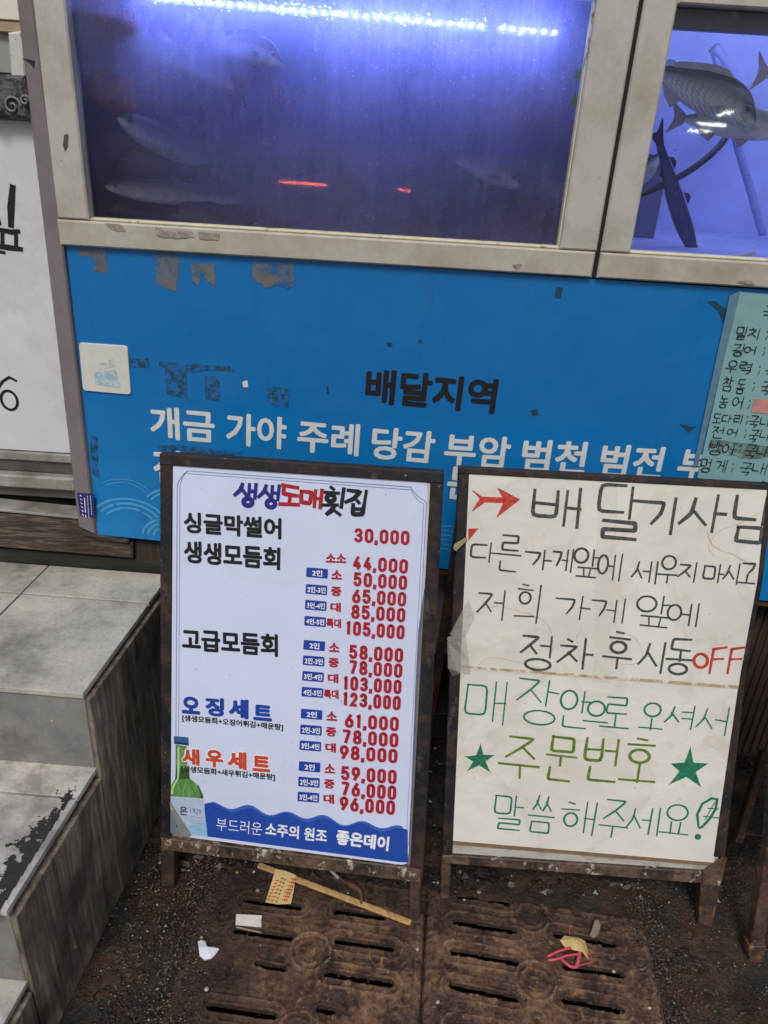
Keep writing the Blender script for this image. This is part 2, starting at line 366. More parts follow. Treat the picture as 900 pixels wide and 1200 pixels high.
def syllable(ch):
    """stroke polylines of one hangul syllable in a unit box"""
    k = ord(ch)-0xAC00; c, v, t = CHO[k//588], JUNG[(k % 588)//28], JONG[k % 28]
    b = .40 if t else 0.0; out = []; h = 1-b
    if v in 'ㅏㅐㅑㅓㅔㅕㅖㅣ':
        xe = {'ㅏ': .55, 'ㅐ': .5, 'ㅑ': .55, 'ㅓ': .5, 'ㅔ': .42, 'ㅕ': .52, 'ㅖ': .42, 'ㅣ': .66}[v]
        out += con(c, 0, b+h*(.22 if not t else .12), xe, b+h*(.9 if not t else .98))
        if v in 'ㅏㅑ': out.append([(.74, 1), (.74, b+.02)])
        if v == 'ㅏ': out.append([(.74, b+h*.52), (1, b+h*.52)])
        if v == 'ㅑ': out += [[(.74, b+h*.66), (1, b+h*.66)], [(.74, b+h*.4), (1, b+h*.4)]]
        if v == 'ㅐ': out += [[(.68, .97), (.68, b+.04)], [(.96, 1), (.96, b)], [(.68, b+h*.5), (.96, b+h*.5)]]
        if v == 'ㅓ': out += [[(.9, 1), (.9, b)], [(.58, b+h*.55), (.9, b+h*.55)]]
        if v == 'ㅕ': out += [[(.92, 1), (.92, b)], [(.58, b+h*.7), (.92, b+h*.7)], [(.58, b+h*.42), (.92, b+h*.42)]]
        if v == 'ㅔ': out += [[(.74, .96), (.74, b+.04)], [(.97, 1), (.97, b)], [(.48, b+h*.52), (.74, b+h*.52)]]
        if v == 'ㅖ': out += [[(.74, .96), (.74, b+.04)], [(.97, 1), (.97, b)], [(.46, b+h*.66), (.74, b+h*.66)], [(.46, b+h*.4), (.74, b+h*.4)]]
        if v == 'ㅣ': out.append([(.92, 1), (.92, b)])
        if t: out += con(t, .18, 0, .95, b-.08)
    elif v in 'ㅗㅛㅜㅠㅡ':
        hb = b*.92; y1 = {'ㅗ': .5, 'ㅛ': .5, 'ㅜ': .48, 'ㅠ': .48, 'ㅡ': .38}[v]; yc = hb+(1-hb)*y1
        out += con(c, .14, yc, .86, 1)
        if v == 'ㅗ': yb = hb+(1-hb)*.06; out += [[(.5, yc-.04), (.5, yb)], [(0, yb), (1, yb)]]
        if v == 'ㅛ': yb = hb+(1-hb)*.06; out += [[(.34, yc-.06), (.36, yb)], [(.66, yc-.06), (.64, yb)], [(0, yb), (1, yb)]]
        if v == 'ㅡ': out.append([(0, hb+(1-hb)*.14), (1, hb+(1-hb)*.14)])
        if v == 'ㅜ': yb = hb+(1-hb)*.3; out += [[(0, yb), (1, yb)], [(.52, yb), (.52, hb)]]
        if v == 'ㅠ': yb = hb+(1-hb)*.3; out += [[(0, yb), (1, yb)], [(.34, yb), (.34, hb)], [(.66, yb), (.66, hb)]]
        if t: out += con(t, .16, 0, .86, hb-.08)
    else:
        xe = .68; out += con(c, .05, b+h*.48, xe-.05, 1)
        if v in 'ㅚㅘ': out += [[(.36, b+h*.42), (.36, b+h*.14)], [(0, b+h*.1), (.75, b+h*.14)]]
        if v == 'ㅢ': out.append([(0, b+h*.16), (.78, b+h*.18)])
        if v == 'ㅟ': out += [[(0, b+h*.32), (.76, b+h*.34)], [(.38, b+h*.33), (.36, b)]]
        out.append([(.9, 1), (.9, b)])
        if v == 'ㅘ': out.append([(.9, b+h*.5), (1.05, b+h*.5)])
        if t: out += con(t, .2, 0, .92, b-.08)
    return out
def cornered(P, res=4):
    """keep sharp corners, round gentle bends"""
    if len(P) > 8: return P
    out = [P[0]]
    for i in range(1, len(P)-1):
        a, b, c = Vector(P[i-1]), Vector(P[i]), Vector(P[i+1]); r = min((a-b).length, (c-b).length)*.22
        p = b+(a-b).normalized()*r; q = b+(c-b).normalized()*r
        out += [tuple(p), tuple((p+q)/4+b/2), tuple(q)]
    out.append(P[-1]); return out
def place(sh, ch, bb, w, jit=.03, slant=0.0, strokes=None):
    """write one hand-drawn syllable into the spot bb=(x0,y0,x1,y1) of the sheet, w = pen width in m"""
    x0, y0, x1, y1 = bb; pl = sh.pl; cx, cy = (x0+x1)/2, (y0+y1)/2
    c = pl.uv(pl.hit(cx, cy)); l_ = pl.uv(pl.hit(x0, cy)); r_ = pl.uv(pl.hit(x1, cy)); t_ = pl.uv(pl.hit(cx, y0)); b_ = pl.uv(pl.hit(cx, y1))
    wd = math.hypot(r_[0]-l_[0], r_[1]-l_[1]); ht = math.hypot(t_[0]-b_[0], t_[1]-b_[1])
    for st in (strokes or syllable(ch)):
        dx, dy = random.uniform(-jit, jit), random.uniform(-jit, jit)
        P = [(a+dx+random.uniform(-jit, jit)*.6, b+dy+random.uniform(-jit, jit)*.6) for a, b in st] if len(st) < 9 else [(a+dx, b+dy) for a, b in st]
        P = cornered(P)
        sh.ribbon([(c[0]+(a-.5)*wd + slant*(b-.5)*ht, c[1]+(b-.5)*ht) for a, b in P], w*random.uniform(.9, 1.1))
FONT_CACHE = {}
def text(body, pl, p0, p1, hpx, off, material, parent, bold=0.0, name='lettering', ext=None):
    """printed line: p0/p1 = where its left and right base ends sit, hpx its height there"""
    key = (body, bold)
    if key not in FONT_CACHE:
        off0 = min(bold, 0)
        cu = bpy.data.curves.new('t', 'FONT'); cu.body = body; cu.size = 1; cu.offset = off0; cu.resolution_u = 3
        ob = bpy.data.objects.new('t', cu); C.objects.link(ob); bpy.context.view_layer.update()
        me = bpy.data.meshes.new_from_object(ob.evaluated_get(bpy.context.evaluated_depsgraph_get()))
        vs = np.array([v.co[:2] for v in me.vertices]); fs = [tuple(p.vertices) for p in me.polygons]
        bpy.data.objects.remove(ob); bpy.data.curves.remove(cu); bpy.data.meshes.remove(me); FONT_CACHE[key] = (vs, fs)
    vs, fs = FONT_CACHE[key]
    lo = vs.min(0); hi = vs.max(0); q = (vs-lo)/(hi-lo)
    A = pl.hit(*p0); B = pl.hit(*p1); mid = ((p0[0]+p1[0])/2, (p0[1]+p1[1])/2)
    h = (pl.hit(mid[0], mid[1]-hpx)-pl.hit(*mid)).length
    ex = (B-A); ey = pl.n.cross(ex).normalized()
    if ey.dot(pl.v) < 0: ey = -ey
    extra = max(0, bold); wu, hu = (hi-lo)
    cps = [(0, 0)] if extra <= 0 else [(0, 0), (1, 0), (-1, 0), (0, 1), (0, -1), (.75, .75), (-.75, .75), (.75, -.75), (-.75, -.75)]
    V = []; F2 = []
    for k, (dx, dy) in enumerate(cps):
        b0 = len(V); sx = 1-2*extra/wu; sy = 1-2*extra/hu
        V += [A+ex*(.5+(a-.5)*sx+dx*extra/wu)+ey*(h*(.5+(b-.5)*sy+dy*extra/hu))+pl.n*(off+k*.00002) for a, b in q.tolist()]
        F2 += [tuple(b0+i for i in f) for f in fs]
    return mesh(name, V, F2, material, parent)

# ================================================================== SETTING
gs = mesh('ground', [(-60, -60, -.012), (60, -60, -.012), (60, .45, -.012), (-60, .45, -.012), (-60, 2.4, -.012), (60, 2.4, -.012), (60, 60, -.012), (-60, 60, -.012), (-1.4, .45, -.012), (-1.4, 2.4, -.012), (1.6, .45, -.012), (1.6, 2.4, -.012)],
          [(0, 1, 2, 10, 8, 3), (3, 8, 9, 4), (10, 2, 5, 11), (4, 9, 11, 5, 6, 7)], GRD); gs['kind'] = 'structure'
G1 = (-.345, .1348); G2 = (.1362, .606); GY = (.70, 1.165); SK = -.085     # covers lie slightly askew: y falls with x
def gz(x, y):
    return noise.noise(Vector((x*14, y*14, 0)))*.004 + noise.noise(Vector((x*60, y*60, 3)))*.0022 + noise.noise(Vector((x*150, y*150, 7)))*.0012
nx, ny = 500, 325; xs = np.linspace(-1.4, 1.6, nx); ys = np.linspace(.45, 2.4, ny); V = []; Fc = []
for j in range(ny):
    for i in range(nx):
        x, y = xs[i], ys[j]; z = gz(x, y)-.002
        if (i in (0, nx-1)) or (j in (0, ny-1)): z = -.012
        V.append((x, y, z))
def in_grate(x, y): return G1[0]+.004 < x+.07*(y-1)*-1 < G2[1]-.004 and GY[0]+.01 < y-SK*x < GY[1]-.01
for j in range(ny-1):
    for i in range(nx-1):
        if in_grate((xs[i]+xs[i+1])/2, (ys[j]+ys[j+1])/2): continue
        Fc.append((j*nx+i, j*nx+i+1, (j+1)*nx+i+1, (j+1)*nx+i))
o = mesh('pavement', V, Fc, GRD, None, True); o['kind'] = 'structure'
# shop wall behind the tanks and the dark space under them
o = box('wall', -4, 4, 2.25, 2.4, -.02, 3.2, flat('dark_back_wall', srgb(46, 44, 46), .9, .2)); o['kind'] = 'structure'

# drain covers: cast plates with real slots, a boss ring and raised panels
def drain_cover(label, X, slots, ring, panels, gx):
    st = .0022; xs = np.arange(X[0], X[1]+st/2, st); ys = np.arange(GY[0], GY[1]+st/2, st)
    gxm, gym = np.meshgrid(xs, ys); wx = gxm+.07*(gym-1); wy = gym+SK*gxm
    z = np.zeros_like(wx)
    for j in range(z.shape[0]):
        for i in range(z.shape[1]):
            x, y = wx[j, i], wy[j, i]
            z[j, i] = noise.noise(Vector((x*22, y*22, 5)))*.003+noise.noise(Vector((x*90, y*90, 9)))*.0024+noise.noise(Vector((x*200, y*200, 2)))*.0012
    jag = np.vectorize(lambda a, b: noise.noise(Vector((a*130, b*130, 11))))(wx, wy)*.0009
    def seg(px0, py0, px1, py1):
        dx, dy = px1-px0, py1-py0; L = dx*dx+dy*dy; t = np.clip(((wx-px0)*dx+(wy-py0)*dy)/L, 0, 1)
        return np.hypot(wx-px0-t*dx, wy-py0-t*dy)
    edge = np.minimum.reduce([gxm-X[0], X[1]-gxm, gym-GY[0], GY[1]-gym])
    z += np.clip(.004-np.abs(edge-.014), 0, .002)*1.2; z -= np.where(edge < .004, .006, 0)
    for (a, b, r1) in panels:      # raised frames round each pair of slots
        d = seg(*a, *b)-r1; z += np.clip(.0036-np.abs(d), 0, .0022)*1.5
    for cx, cy in ring:
        d = np.hypot(wx-cx, (wy-cy)); z += np.clip(.0045-np.abs(d-.040), 0, .003)*1.3+np.clip(.004-np.abs(d-.027), 0, .002)*1.3 + np.where(d < .012, .001, 0)
    hole = np.zeros_like(z)
    for s in slots:
        r = s[4] if len(s) > 4 else .0076
        d = seg(*s[:4])+jag; z += np.clip(.013-d, 0, .0045)*.8; hole = np.maximum(hole, np.clip((r+.0012-d)/.0014, 0, 1))
    z = z*(1-hole)-.009*hole
    H, Wd = z.shape; V = np.stack([wx, wy, z], -1).reshape(-1, 3); idx = np.arange(H*Wd).reshape(H, Wd)
    q = np.stack([idx[:-1, :-1], idx[:-1, 1:], idx[1:, 1:], idx[1:, :-1]], -1).reshape(-1, 4)
    hf = hole.reshape(-1); q = q[(hf[q].min(1) < .98)]
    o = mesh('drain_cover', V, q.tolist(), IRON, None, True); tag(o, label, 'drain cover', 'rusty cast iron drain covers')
s1 = [(-.242, 1.095, -.129, 1.086), (-.25, 1.026, -.139, 1.016), (-.196, .957, -.142, .95, .006), (-.05, 1.083, .05, 1.074), (-.041, 1.017, .068, 1.007), (-.054, .946, .068, .935), (-.064, .878, -.04, .875, .007),
      (-.06, .80, .06, .79), (-.27, .87, -.15, .86), (-.27, .79, -.15, .78)]
s2 = [(.216, 1.139, .328, 1.128), (.207, 1.075, .325, 1.062), (.198, 1.008, .322, .993), (.192, .937, .313, .92), (.424, 1.13, .524, 1.118), (.417, 1.06, .536, 1.045), (.424, .991, .533, .981), (.409, .924, .515, .91),
      (.19, .86, .31, .85), (.40, .85, .52, .84), (.19, .79, .31, .78)]
PIT = box('drain_pit', -.40, .68, .66, 1.22, -.40, -.39, GAP); PIT['kind'] = 'structure'
def pn(sl): return [((s[0], s[1]), (s[2], s[3]), .024) for s in sl if abs(s[2]-s[0]) > .08]
drain_cover('left rusty iron drain cover under the wooden lath and scraps of litter', G1, s1, [(-.094, .99), (-.1, .83)], pn(s1), 0)
drain_cover('right rusty iron drain cover carrying the pink rubber bands', G2, s2, [(.358, .957), (.352, .80), (.366, 1.1)], pn(s2), 0)

# loose grit
def grit(name, n, region, sizes, material, zf=0.0):
    V = []; Fc = []; base = [(1, 0, 0), (-1, 0, 0), (0, 1, 0), (0, -1, 0), (0, 0, 1), (0, 0, -1)]
    fb = [(0, 2, 4), (2, 1, 4), (1, 3, 4), (3, 0, 4), (2, 0, 5), (1, 2, 5), (3, 1, 5), (0, 3, 5)]
    k = 0
    while k < n:
        x, y = region(); s = random.uniform(*sizes)*random.choice((.6, .8, 1, 1.3)); b = len(V); a = random.random()*6.28; ca, sa = math.cos(a), math.sin(a)
        for p in base:
            f = random.uniform(.6, 1.2); px, py, pz = p[0]*s*f, p[1]*s*f*.8, p[2]*s*.6*f
            V.append((x+px*ca-py*sa, y+px*sa+py*ca, gz(x, y)+zf+pz+s*.25))
        Fc += [tuple(b+i for i in f) for f in fb]; k += 1
    o = mesh(name, V, Fc, material); o['kind'] = 'stuff'; return o
def reg_left():
    while True:
        y = random.uniform(.8, 1.5); x = random.gauss(-.42, .06)
        if x > -.52+.1*(1.1-y)*0 and x < -.2: return x, y
def reg_right():
    while True:
        x = random.uniform(.62, 1.0); y = random.uniform(.8, 1.35)
        return x, y
def reg_all(): return random.uniform(-.42, .75), random.uniform(.82, 1.45)
def reg_back(): return random.uniform(-.45, .8), random.uniform(1.15, 1.6)
grit('grit', 2600, reg_left, (.0015, .0045), flat('black_wet_grit', srgb(26, 23, 21), .38, .4, 300, srgb(78, 68, 58), 200, (.5, .6)))
grit('gravel', 2200, reg_right, (.0012, .0036), flat('grey_green_gravel', srgb(50, 42, 33), .42, .4, 300, srgb(108, 96, 78), 160, (.52, .62)))
grit('crumbs', 70, reg_all, (.0010, .0024), flat('pale_shell_crumbs', srgb(160, 150, 136), .5, .2), .001)
grit('rubble', 900, reg_back, (.003, .011), flat('dark_rubble', srgb(34, 30, 28), .35, .4, 200, srgb(78, 66, 54), 60, (.5, .6)))
grit('grime', 1400, lambda: (random.gauss(.612, .022), random.uniform(.82, 1.2)), (.0015, .004), flat('brown_grime', srgb(52, 39, 30), .45, .4, 200), .001)
grit('grime', 1400, lambda: (random.gauss(-.345, .025), random.uniform(.82, 1.2)), (.0015, .004), flat('brown_grime', srgb(62, 46, 34)), .001)
grit('dirt', 1500, reg_all, (.001, .0026), flat('brown_dirt_crumbs', srgb(84, 62, 46), .7, .4, 200), .001)

# ================================================================== STEPS
def stair():
    r = root('steps', 'grey tiled steps with streaked plywood side beside the menu board', 'steps', (-.75, 1.1, 0))
    def edgex(y): return -.519+(y-1.075)*.098            # right side line of the stair
    q = .06                                              # front lines fall slightly to the right
    def pt(x, y, z): return (x, y-(x+.67)*q*0.5, z)
    Z3, Z2, Z1 = .56, .373, .187; Y3, Y2, Y1 = 1.083, .785, .50
    XL = -1.5
    def core(z, y0, y1):
        return slab('core', [(XL, y0, 0), (edgex(y0)-.02, y0, 0), (edgex(y0)-.02, y0, z-.012), (XL, y0, z-.012)], (0, -1, 0), y1-y0, MORTAR, r, 0)
    core(Z3-.0, Y3+.014, 1.47); core(Z2, Y2+.014, Y3+.012); core(Z1, Y1+.014, Y2+.012)
    def tiles(z, y0, y1, gx, gy, mats):
        yb = [y0-.008]+gy+[y1]; gg = .0016; 
        for a in range(len(yb)-1):
            ya, yc = yb[a], yb[a+1]; cuts = [XL]+gx(a)+[None]
            for b in range(len(cuts)-1):
                g = .0016
                def xx(c, y): return edgex(y)-.001 if c is None else (c if c == XL else c+(y-1.1)*.083)
                P = [(xx(cuts[b], ya)+g, ya+g*1.6, z), (xx(cuts[b+1], ya)-g, ya+g*1.6, z), (xx(cuts[b+1], yc)-g, yc-g*1.6, z), (xx(cuts[b], yc)+g, yc-g*1.6, z)]
                h = random.uniform(-.0006, .0006)
                slab('tile', [(p[0], p[1]-(p[0]+.6)*.03, p[2]+h) for p in P], (0, 0, 1), .011, random.choice(mats), r, .001)
    tiles(Z3, Y3, 1.497, lambda a: [-1.38, -1.08, -.793], [1.375], [TILE, TILE])
    tiles(Z2, Y2, Y3+.006, lambda a: [-1.33, -.98], [1.008], [TILE_L, TILE_L])
    tiles(Z1, Y1, Y2+.006, lambda a: [-1.3, -.9], [.71], [TILE_L, TILE])
    for (z0, z1, y) in ((Z2, Z3-.012, Y3), (Z1, Z2-.012, Y2), (0, Z1-.012, Y1)):
        for (xa, xb) in ((XL, -.96), (-.958, edgex(y)-.004)):
            slab('riser_tile', [(xa, y-(xa+.6)*.03, z0+.001), (xb, y-(xb+.6)*.03, z0+.001), (xb, y-(xb+.6)*.03, z1-.001), (xa, y-(xa+.6)*.03, z1-.001)], (0, -1, 0), .013, RISER, r, .001)
    # plywood cheek: stepped outline, in boards
    off = .004
    prof = lambda y: (Z3 if y > Y3 else Z2 if y > Y2 else Z1)-.012
    ys = [.50, .60, .68, Y2-.001, Y2+.001, .87, .95, 1.01, Y3-.001, Y3+.001, 1.16, 1.24, 1.33, 1.40, 1.46]
    groups = [(0, 3), (4, 8), (9, 14)]
    for (a, b) in groups:
        ya, yb = ys[a]+.0008, ys[b]-.0008; z = prof((ya+yb)/2)-random.uniform(.004, .012)
        d = random.uniform(0, .0015)
        slab('side_board', [(edgex(ya)+off+d, ya-.003, .0), (edgex(yb)+off+d, yb-.003, 0), (edgex(yb)+off+d, yb-.003, z-random.uniform(0, .004)), (edgex(ya)+off+d, ya-.003, z)], (1, -.098, 0), .018, PLY, r, .001)
    # lifted splinter on the cheek
    for (y, z, l) in ((1.02, .20, .09), (.90, .12, .05)):
        mesh('splinter', [(edgex(y)+.006, y, z+l), (edgex(y)+.007, y+.006, z+l), (edgex(y)+.022, y-.01, z), (edgex(y)+.020, y-.018, z+.008)], [(0, 1, 2, 3)], PLY, r)
    return r
stairs = stair()
def blotch(name, pl, pts, off, material, parent=None, rough=.18, n=6, seed=0):
    """irregular flat patch following a rough outline (pixels)"""
    P = [Vector(pl.uv(pl.hit(x, y))) for x, y in pts]; out = []; L = len(P)
    size = max((a-b).length for a in P for b in P)
    for i in range(L):
        a, b = P[i], P[(i+1) % L]
        for k in range(n):
            t = k/n; p = a.lerp(b, t); q = noise.noise_vector(Vector((p.x*90, p.y*90, seed)))
            out.append(p+Vector((q.x, q.y))*size*rough*.3)
    V = [pl.at(p.x, p.y, off) for p in out]
    return mesh(name, V, [tuple(range(len(V)))], material, parent)
TR2 = Plane((0, 0, .373), (1, 0, 0), (0, 1, 0)); TR2.n = Vector((0, 0, 1))
def stain_mesh():
    """ragged black stain on the lower tread: kept cells of a noise field"""
    pl = TR2; V = []; Fc = []; c = .0022
    core = [pl.uv(pl.hit(x, y)) for x, y in ((85, 945), (60, 975), (38, 1000), (20, 1025), (6, 1045), (-8, 1065))]
    for i in range(-60, 60):
        for j in range(-75, 75):
            x, y = -.60+i*c, .90+j*c
            d = min(math.hypot(x-a, y-b) for a, b in core)
            v = noise.fractal(Vector((x*55, y*55, 1)), 1.0, 2.0, 5)*.030+noise.noise(Vector((x*400, y*400, 1)))*.008
            if d + v < .032 and x < -.519+(y-1.075)*.098-.014:
                b = len(V); V += [pl.at(x, y, .0012), pl.at(x+c, y, .0012), pl.at(x+c, y+c, .0012), pl.at(x, y+c, .0012)]; Fc.append((b, b+1, b+2, b+3))
    return mesh('stain', V, Fc, BLACKSTAIN, stairs)
stain_mesh()

# ================================================================== LEFT NEIGHBOUR: banner, ledges, timbers
bn = root('banner', 'white banner with black brush strokes and a 6 at the left edge', 'banner', (-.85, 1.54, .82))
BP = wallat(1.53)
slab('sheet', rect(BP, -1.7, -.66, .829, 1.475), BP.n, .006, BANNER, bn)
sh = Sheet(BP, .0008)
def pxstroke(sh, pts, w):
    sh.ribbon([sh.pl.uv(sh.pl.hit(x, y)) for x, y in pts], w)
pxstroke(sh, [(15, 219), (13, 243), (13, 264)], .014); pxstroke(sh, [(-6, 268), (14, 272), (22, 271)], .010); pxstroke(sh, [(-6, 288), (10, 290), (25, 292)], .011)
pxstroke(sh, [(3, 271), (3, 290)], .010); pxstroke(sh, [(19, 271), (19, 292)], .010); pxstroke(sh, [(-2, 255), (0, 262)], .008); pxstroke(sh, [(-8, 293), (5, 296)], .008)
sh.build('lettering', INK['black'], bn)
sh = Sheet(BP, .0008)
c6 = BP.uv(BP.hit(11, 469)); sh.ribbon([(c6[0]+.017*math.sin(t/20*6.283), c6[1]+.021*math.cos(t/20*6.283)) for t in range(20)], .0058, closed=True)
pxstroke(sh, [(19, 446), (11, 442), (3, 447), (-3, 457), (-3, 468)], .0058); sh.build('numeral', INK['black'], bn)
rail = root('window_rail', 'dull metal sill profile with bright flaked nosing below the white banner', 'sill', (-.85, 1.5, .75))
slab('top_strip', rect(wallat(1.525), -1.7, -.676, .808, .827), (0, -1, 0), .03, ALU, rail)
slab('face', rect(wallat(1.532), -1.7, -.676, .779, .807), (0, -1, 0), .03, ALUD, rail)
slab('nosing', rect(wallat(1.512), -1.7, -.678, .746, .777), (0, -1, 0), .05, ALU, rail, .004)
slab('lower_face', rect(wallat(1.528), -1.7, -.678, .720, .744), (0, -1, 0), .03, ALUD, rail)
box('wall_infill', -1.7, -.64, 1.60, 1.62, 0, .9, GAP, rail)
up = root('stone_ledge', 'dark carved ledge with pale box above the white banner', 'ledge', (-.85, 1.5, 1.48))
slab('ledge', rect(wallat(1.50), -1.7, -.665, 1.477, 1.545), (0, -1, 0), .08, flat('carved_dark_stone', srgb(88, 88, 92), .6, .3, 60, srgb(34, 34, 38), 34, (.48, .56), .006), up, .006)
# scroll relief on the ledge
for cxp, cyp, r_ in ((15, 124, .016), (-8, 130, .014), (30, 118, .009)):
    c = WALL.hit(cxp, cyp, .001)
    pts = [c+Vector((math.cos(t*.7)*r_*(1-t/14), -.0015, math.sin(t*.7)*r_*(1-t/14))) for t in range(13)]
    tube('scroll', pts, .0022, flat('carved_pale_edge', srgb(120, 120, 124), .6, .2), up, 6, 3)
slab('upper_board', rect(wallat(1.55), -1.7, -.65, 1.548, 1.90), (0, -1, 0), .02, flat('grey_green_board', srgb(146, 152, 146), .6, .12, 20, srgb(110, 116, 112), 8), up)
slab('pale_box', pxs(wallat(1.52), (9, 38), (27, 36), (30, 91), (13, 92)), (0, -1, 0), .025, flat('pale_speckled_box', srgb(198, 198, 192), .6, .05, 60, srgb(84, 86, 84), 90, (.6, .66)), up, .003)
slab('cream_strip', rect(wallat(1.535), -1.7, -.665, 1.628, 1.80), (0, -1, 0), .012, flat('cream_board', srgb(226, 220, 206), .5, .06), up)
slab('rust_strip', rect(wallat(1.538), -1.7, -.668, 1.610, 1.627), (0, -1, 0), .012, flat('tan_strip', srgb(170, 148, 124), .7, .2, 20), up)
def beam(label, P, mt, y0, y1, cat='timber'):
    o = slab('timber_beam', P, (0, -1, 0), y1-y0, mt, None, .004); tag(o, label, cat); return o
def wpx(y, *pts): return pxs(wallat(y), *pts)
o = slab('edge_board', wpx(1.487, (-60, 590.5), (96, 606.5), (96, 609), (-60, 593.5)), (0, -1, 0), .05, ALU, None, .001); tag(o, 'thin pale edge board along the top of the weathered beam', 'strip')  # pale sliver added as the light top edge of the beam
beam('weathered timber beam with pale top edge below the metal sill', wpx(1.492, (-60, 594), (96, 609.5), (128, 632), (155, 637), (155, 655), (-60, 637)), TIMBER, 1.492, 1.60)
beam('damp blackened timber behind the top tread', wpx(1.503, (-60, 638), (156, 656), (190, 660), (190, 680), (-60, 664)), TIMBER_G, 1.503, 1.6)
beam('short dark upright timber block under the blue sheet left corner', wpx(1.508, (157, 634), (190, 637), (190, 672), (159, 669)), TIMBER_V, 1.508, 1.6)
beam('split pale lath lying under the lower edge of the blue sheet', wpx(1.482, (98, 622), (112, 627), (150, 634), (149, 638), (116, 634), (96, 628)), TIMBER, 1.482, 1.50, 'lath')
# steel post
post = root('metal_post', 'tall grey steel post between the white banner and the blue sheet', 'post', (-.655, 1.47, .65))
P = pxs(wallat(1.478), (12, -60), (34.5, -60), (112, 627), (92, 618))
slab('upright', P, (0, -1, 0), .05, MAUVE, post, .003)
slab('torn_tape', pxs(wallat(1.478), (26, 68), (41, 71), (40, 80), (35, 74), off=.0008), (0, -1, 0), .0005, INK['black'], post, 0)
tp = slab('printed_tape', pxs(wallat(1.478), (90.5, 577), (110, 579), (111.5, 607), (94, 604), off=.001), (0, -1, 0), .0007, flat('navy_tape', srgb(40, 36, 110), .45, .2), post, 0)
sh = Sheet(wallat(1.478), .0016)
for i in range(6): pxstroke(sh, [(94.2+i*.5, 580+i*4.4), (95.6+i*.5, 581.2+i*4.4)], .0024)
for c in range(3):
    for k in range(9):
        if random.random() < .85: y = 580.5+k*2.9; x = 99+c*3.6+k*.18; pxstroke(sh, [(x, y), (x+.5, y+1.9)], .0026 if c == 0 else .0014)
sh.build('lettering', INK['white'], post)

# ================================================================== BLUE SHEET
bl = root('blue_signboard', 'blue sheet signboard with white Korean place names under the fish tanks', 'signboard', (.1, 1.5, .62))
PP = wallat(1.487)
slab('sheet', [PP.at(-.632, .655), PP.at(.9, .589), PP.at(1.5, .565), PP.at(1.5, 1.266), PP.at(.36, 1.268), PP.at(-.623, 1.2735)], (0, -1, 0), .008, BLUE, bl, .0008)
slab('edge_trim', [PP.at(-.628, 1.2745, .001), PP.at(-.6245, 1.2745, .001), PP.at(-.632, .655, .001), PP.at(-.6365, .655, .001)], (0, -1, 0), .004, ALU, bl, .0005)
text('배달지역', PP, (427, 472), (579, 485), 41, .0008, BLACK_PRINT, bl, .034)
for body, a, b, h in (('개금', (177, 512), (252, 518.5), 38), ('가야', (265, 519.5), (335, 526), 38), ('주례', (348, 528), (420, 534), 38), ('당감', (434, 536), (507, 542.5), 38),
                      ('부암', (519, 544), (595, 549), 38), ('범천', (609, 551), (684, 555), 38), ('범전', (700, 557), (773, 561), 38), ('부전', (790, 562), (862, 567), 38)):
    text(body, PP, (a[0], a[1]+1), (b[0], b[1]+1), h, .0008, WHITE_PRINT, bl, .026)
for body, a, b in (('전포', (181, 566), (253, 572)), ('양정', (275, 574), (345, 580)), ('연산', (355, 581), (425, 587)), ('서면', (440, 586), (512, 591)), ('문현', (522, 584), (596, 590))):
    text(body, PP, a, b, 40, .0008, WHITE_PRINT, bl, .026)
# wave arcs printed on the sheet
sh = Sheet(PP, .0008)
def arcs(cx, cy, rads, a0, a1, w):
    c = PP.uv(PP.hit(cx, cy))
    for r_ in rads: sh.ribbon([(c[0]+r_*math.sin(math.radians(a0+(a1-a0)*t/20))*1.0, c[1]+r_*math.cos(math.radians(a0+(a1-a0)*t/20))*.8) for t in range(21)], w)
def arcs1(*a):
    global sh
    sh = Sheet(PP, .0008); arcs(*a); sh.build('wave_print', BLUE_PALE, bl)
arcs1(196, 629, (.030, .042, .054), -84, 10, .0052); arcs1(152, 618, (.060, .074, .088), -52, 60, .0052); arcs1(146, 588, (.058, .068), -40, 62, .0018); arcs1(205, 600, (.06, .071), -55, 0, .005)
arcs1(520, 650, (.02, .034, .048, .062, .076, .09), -60, 50, .0026)
DAB = flat('dark_teal_dab', srgb(16, 62, 84), .7, .25, 120, srgb(14, 92, 150), 160, (.6, .68))
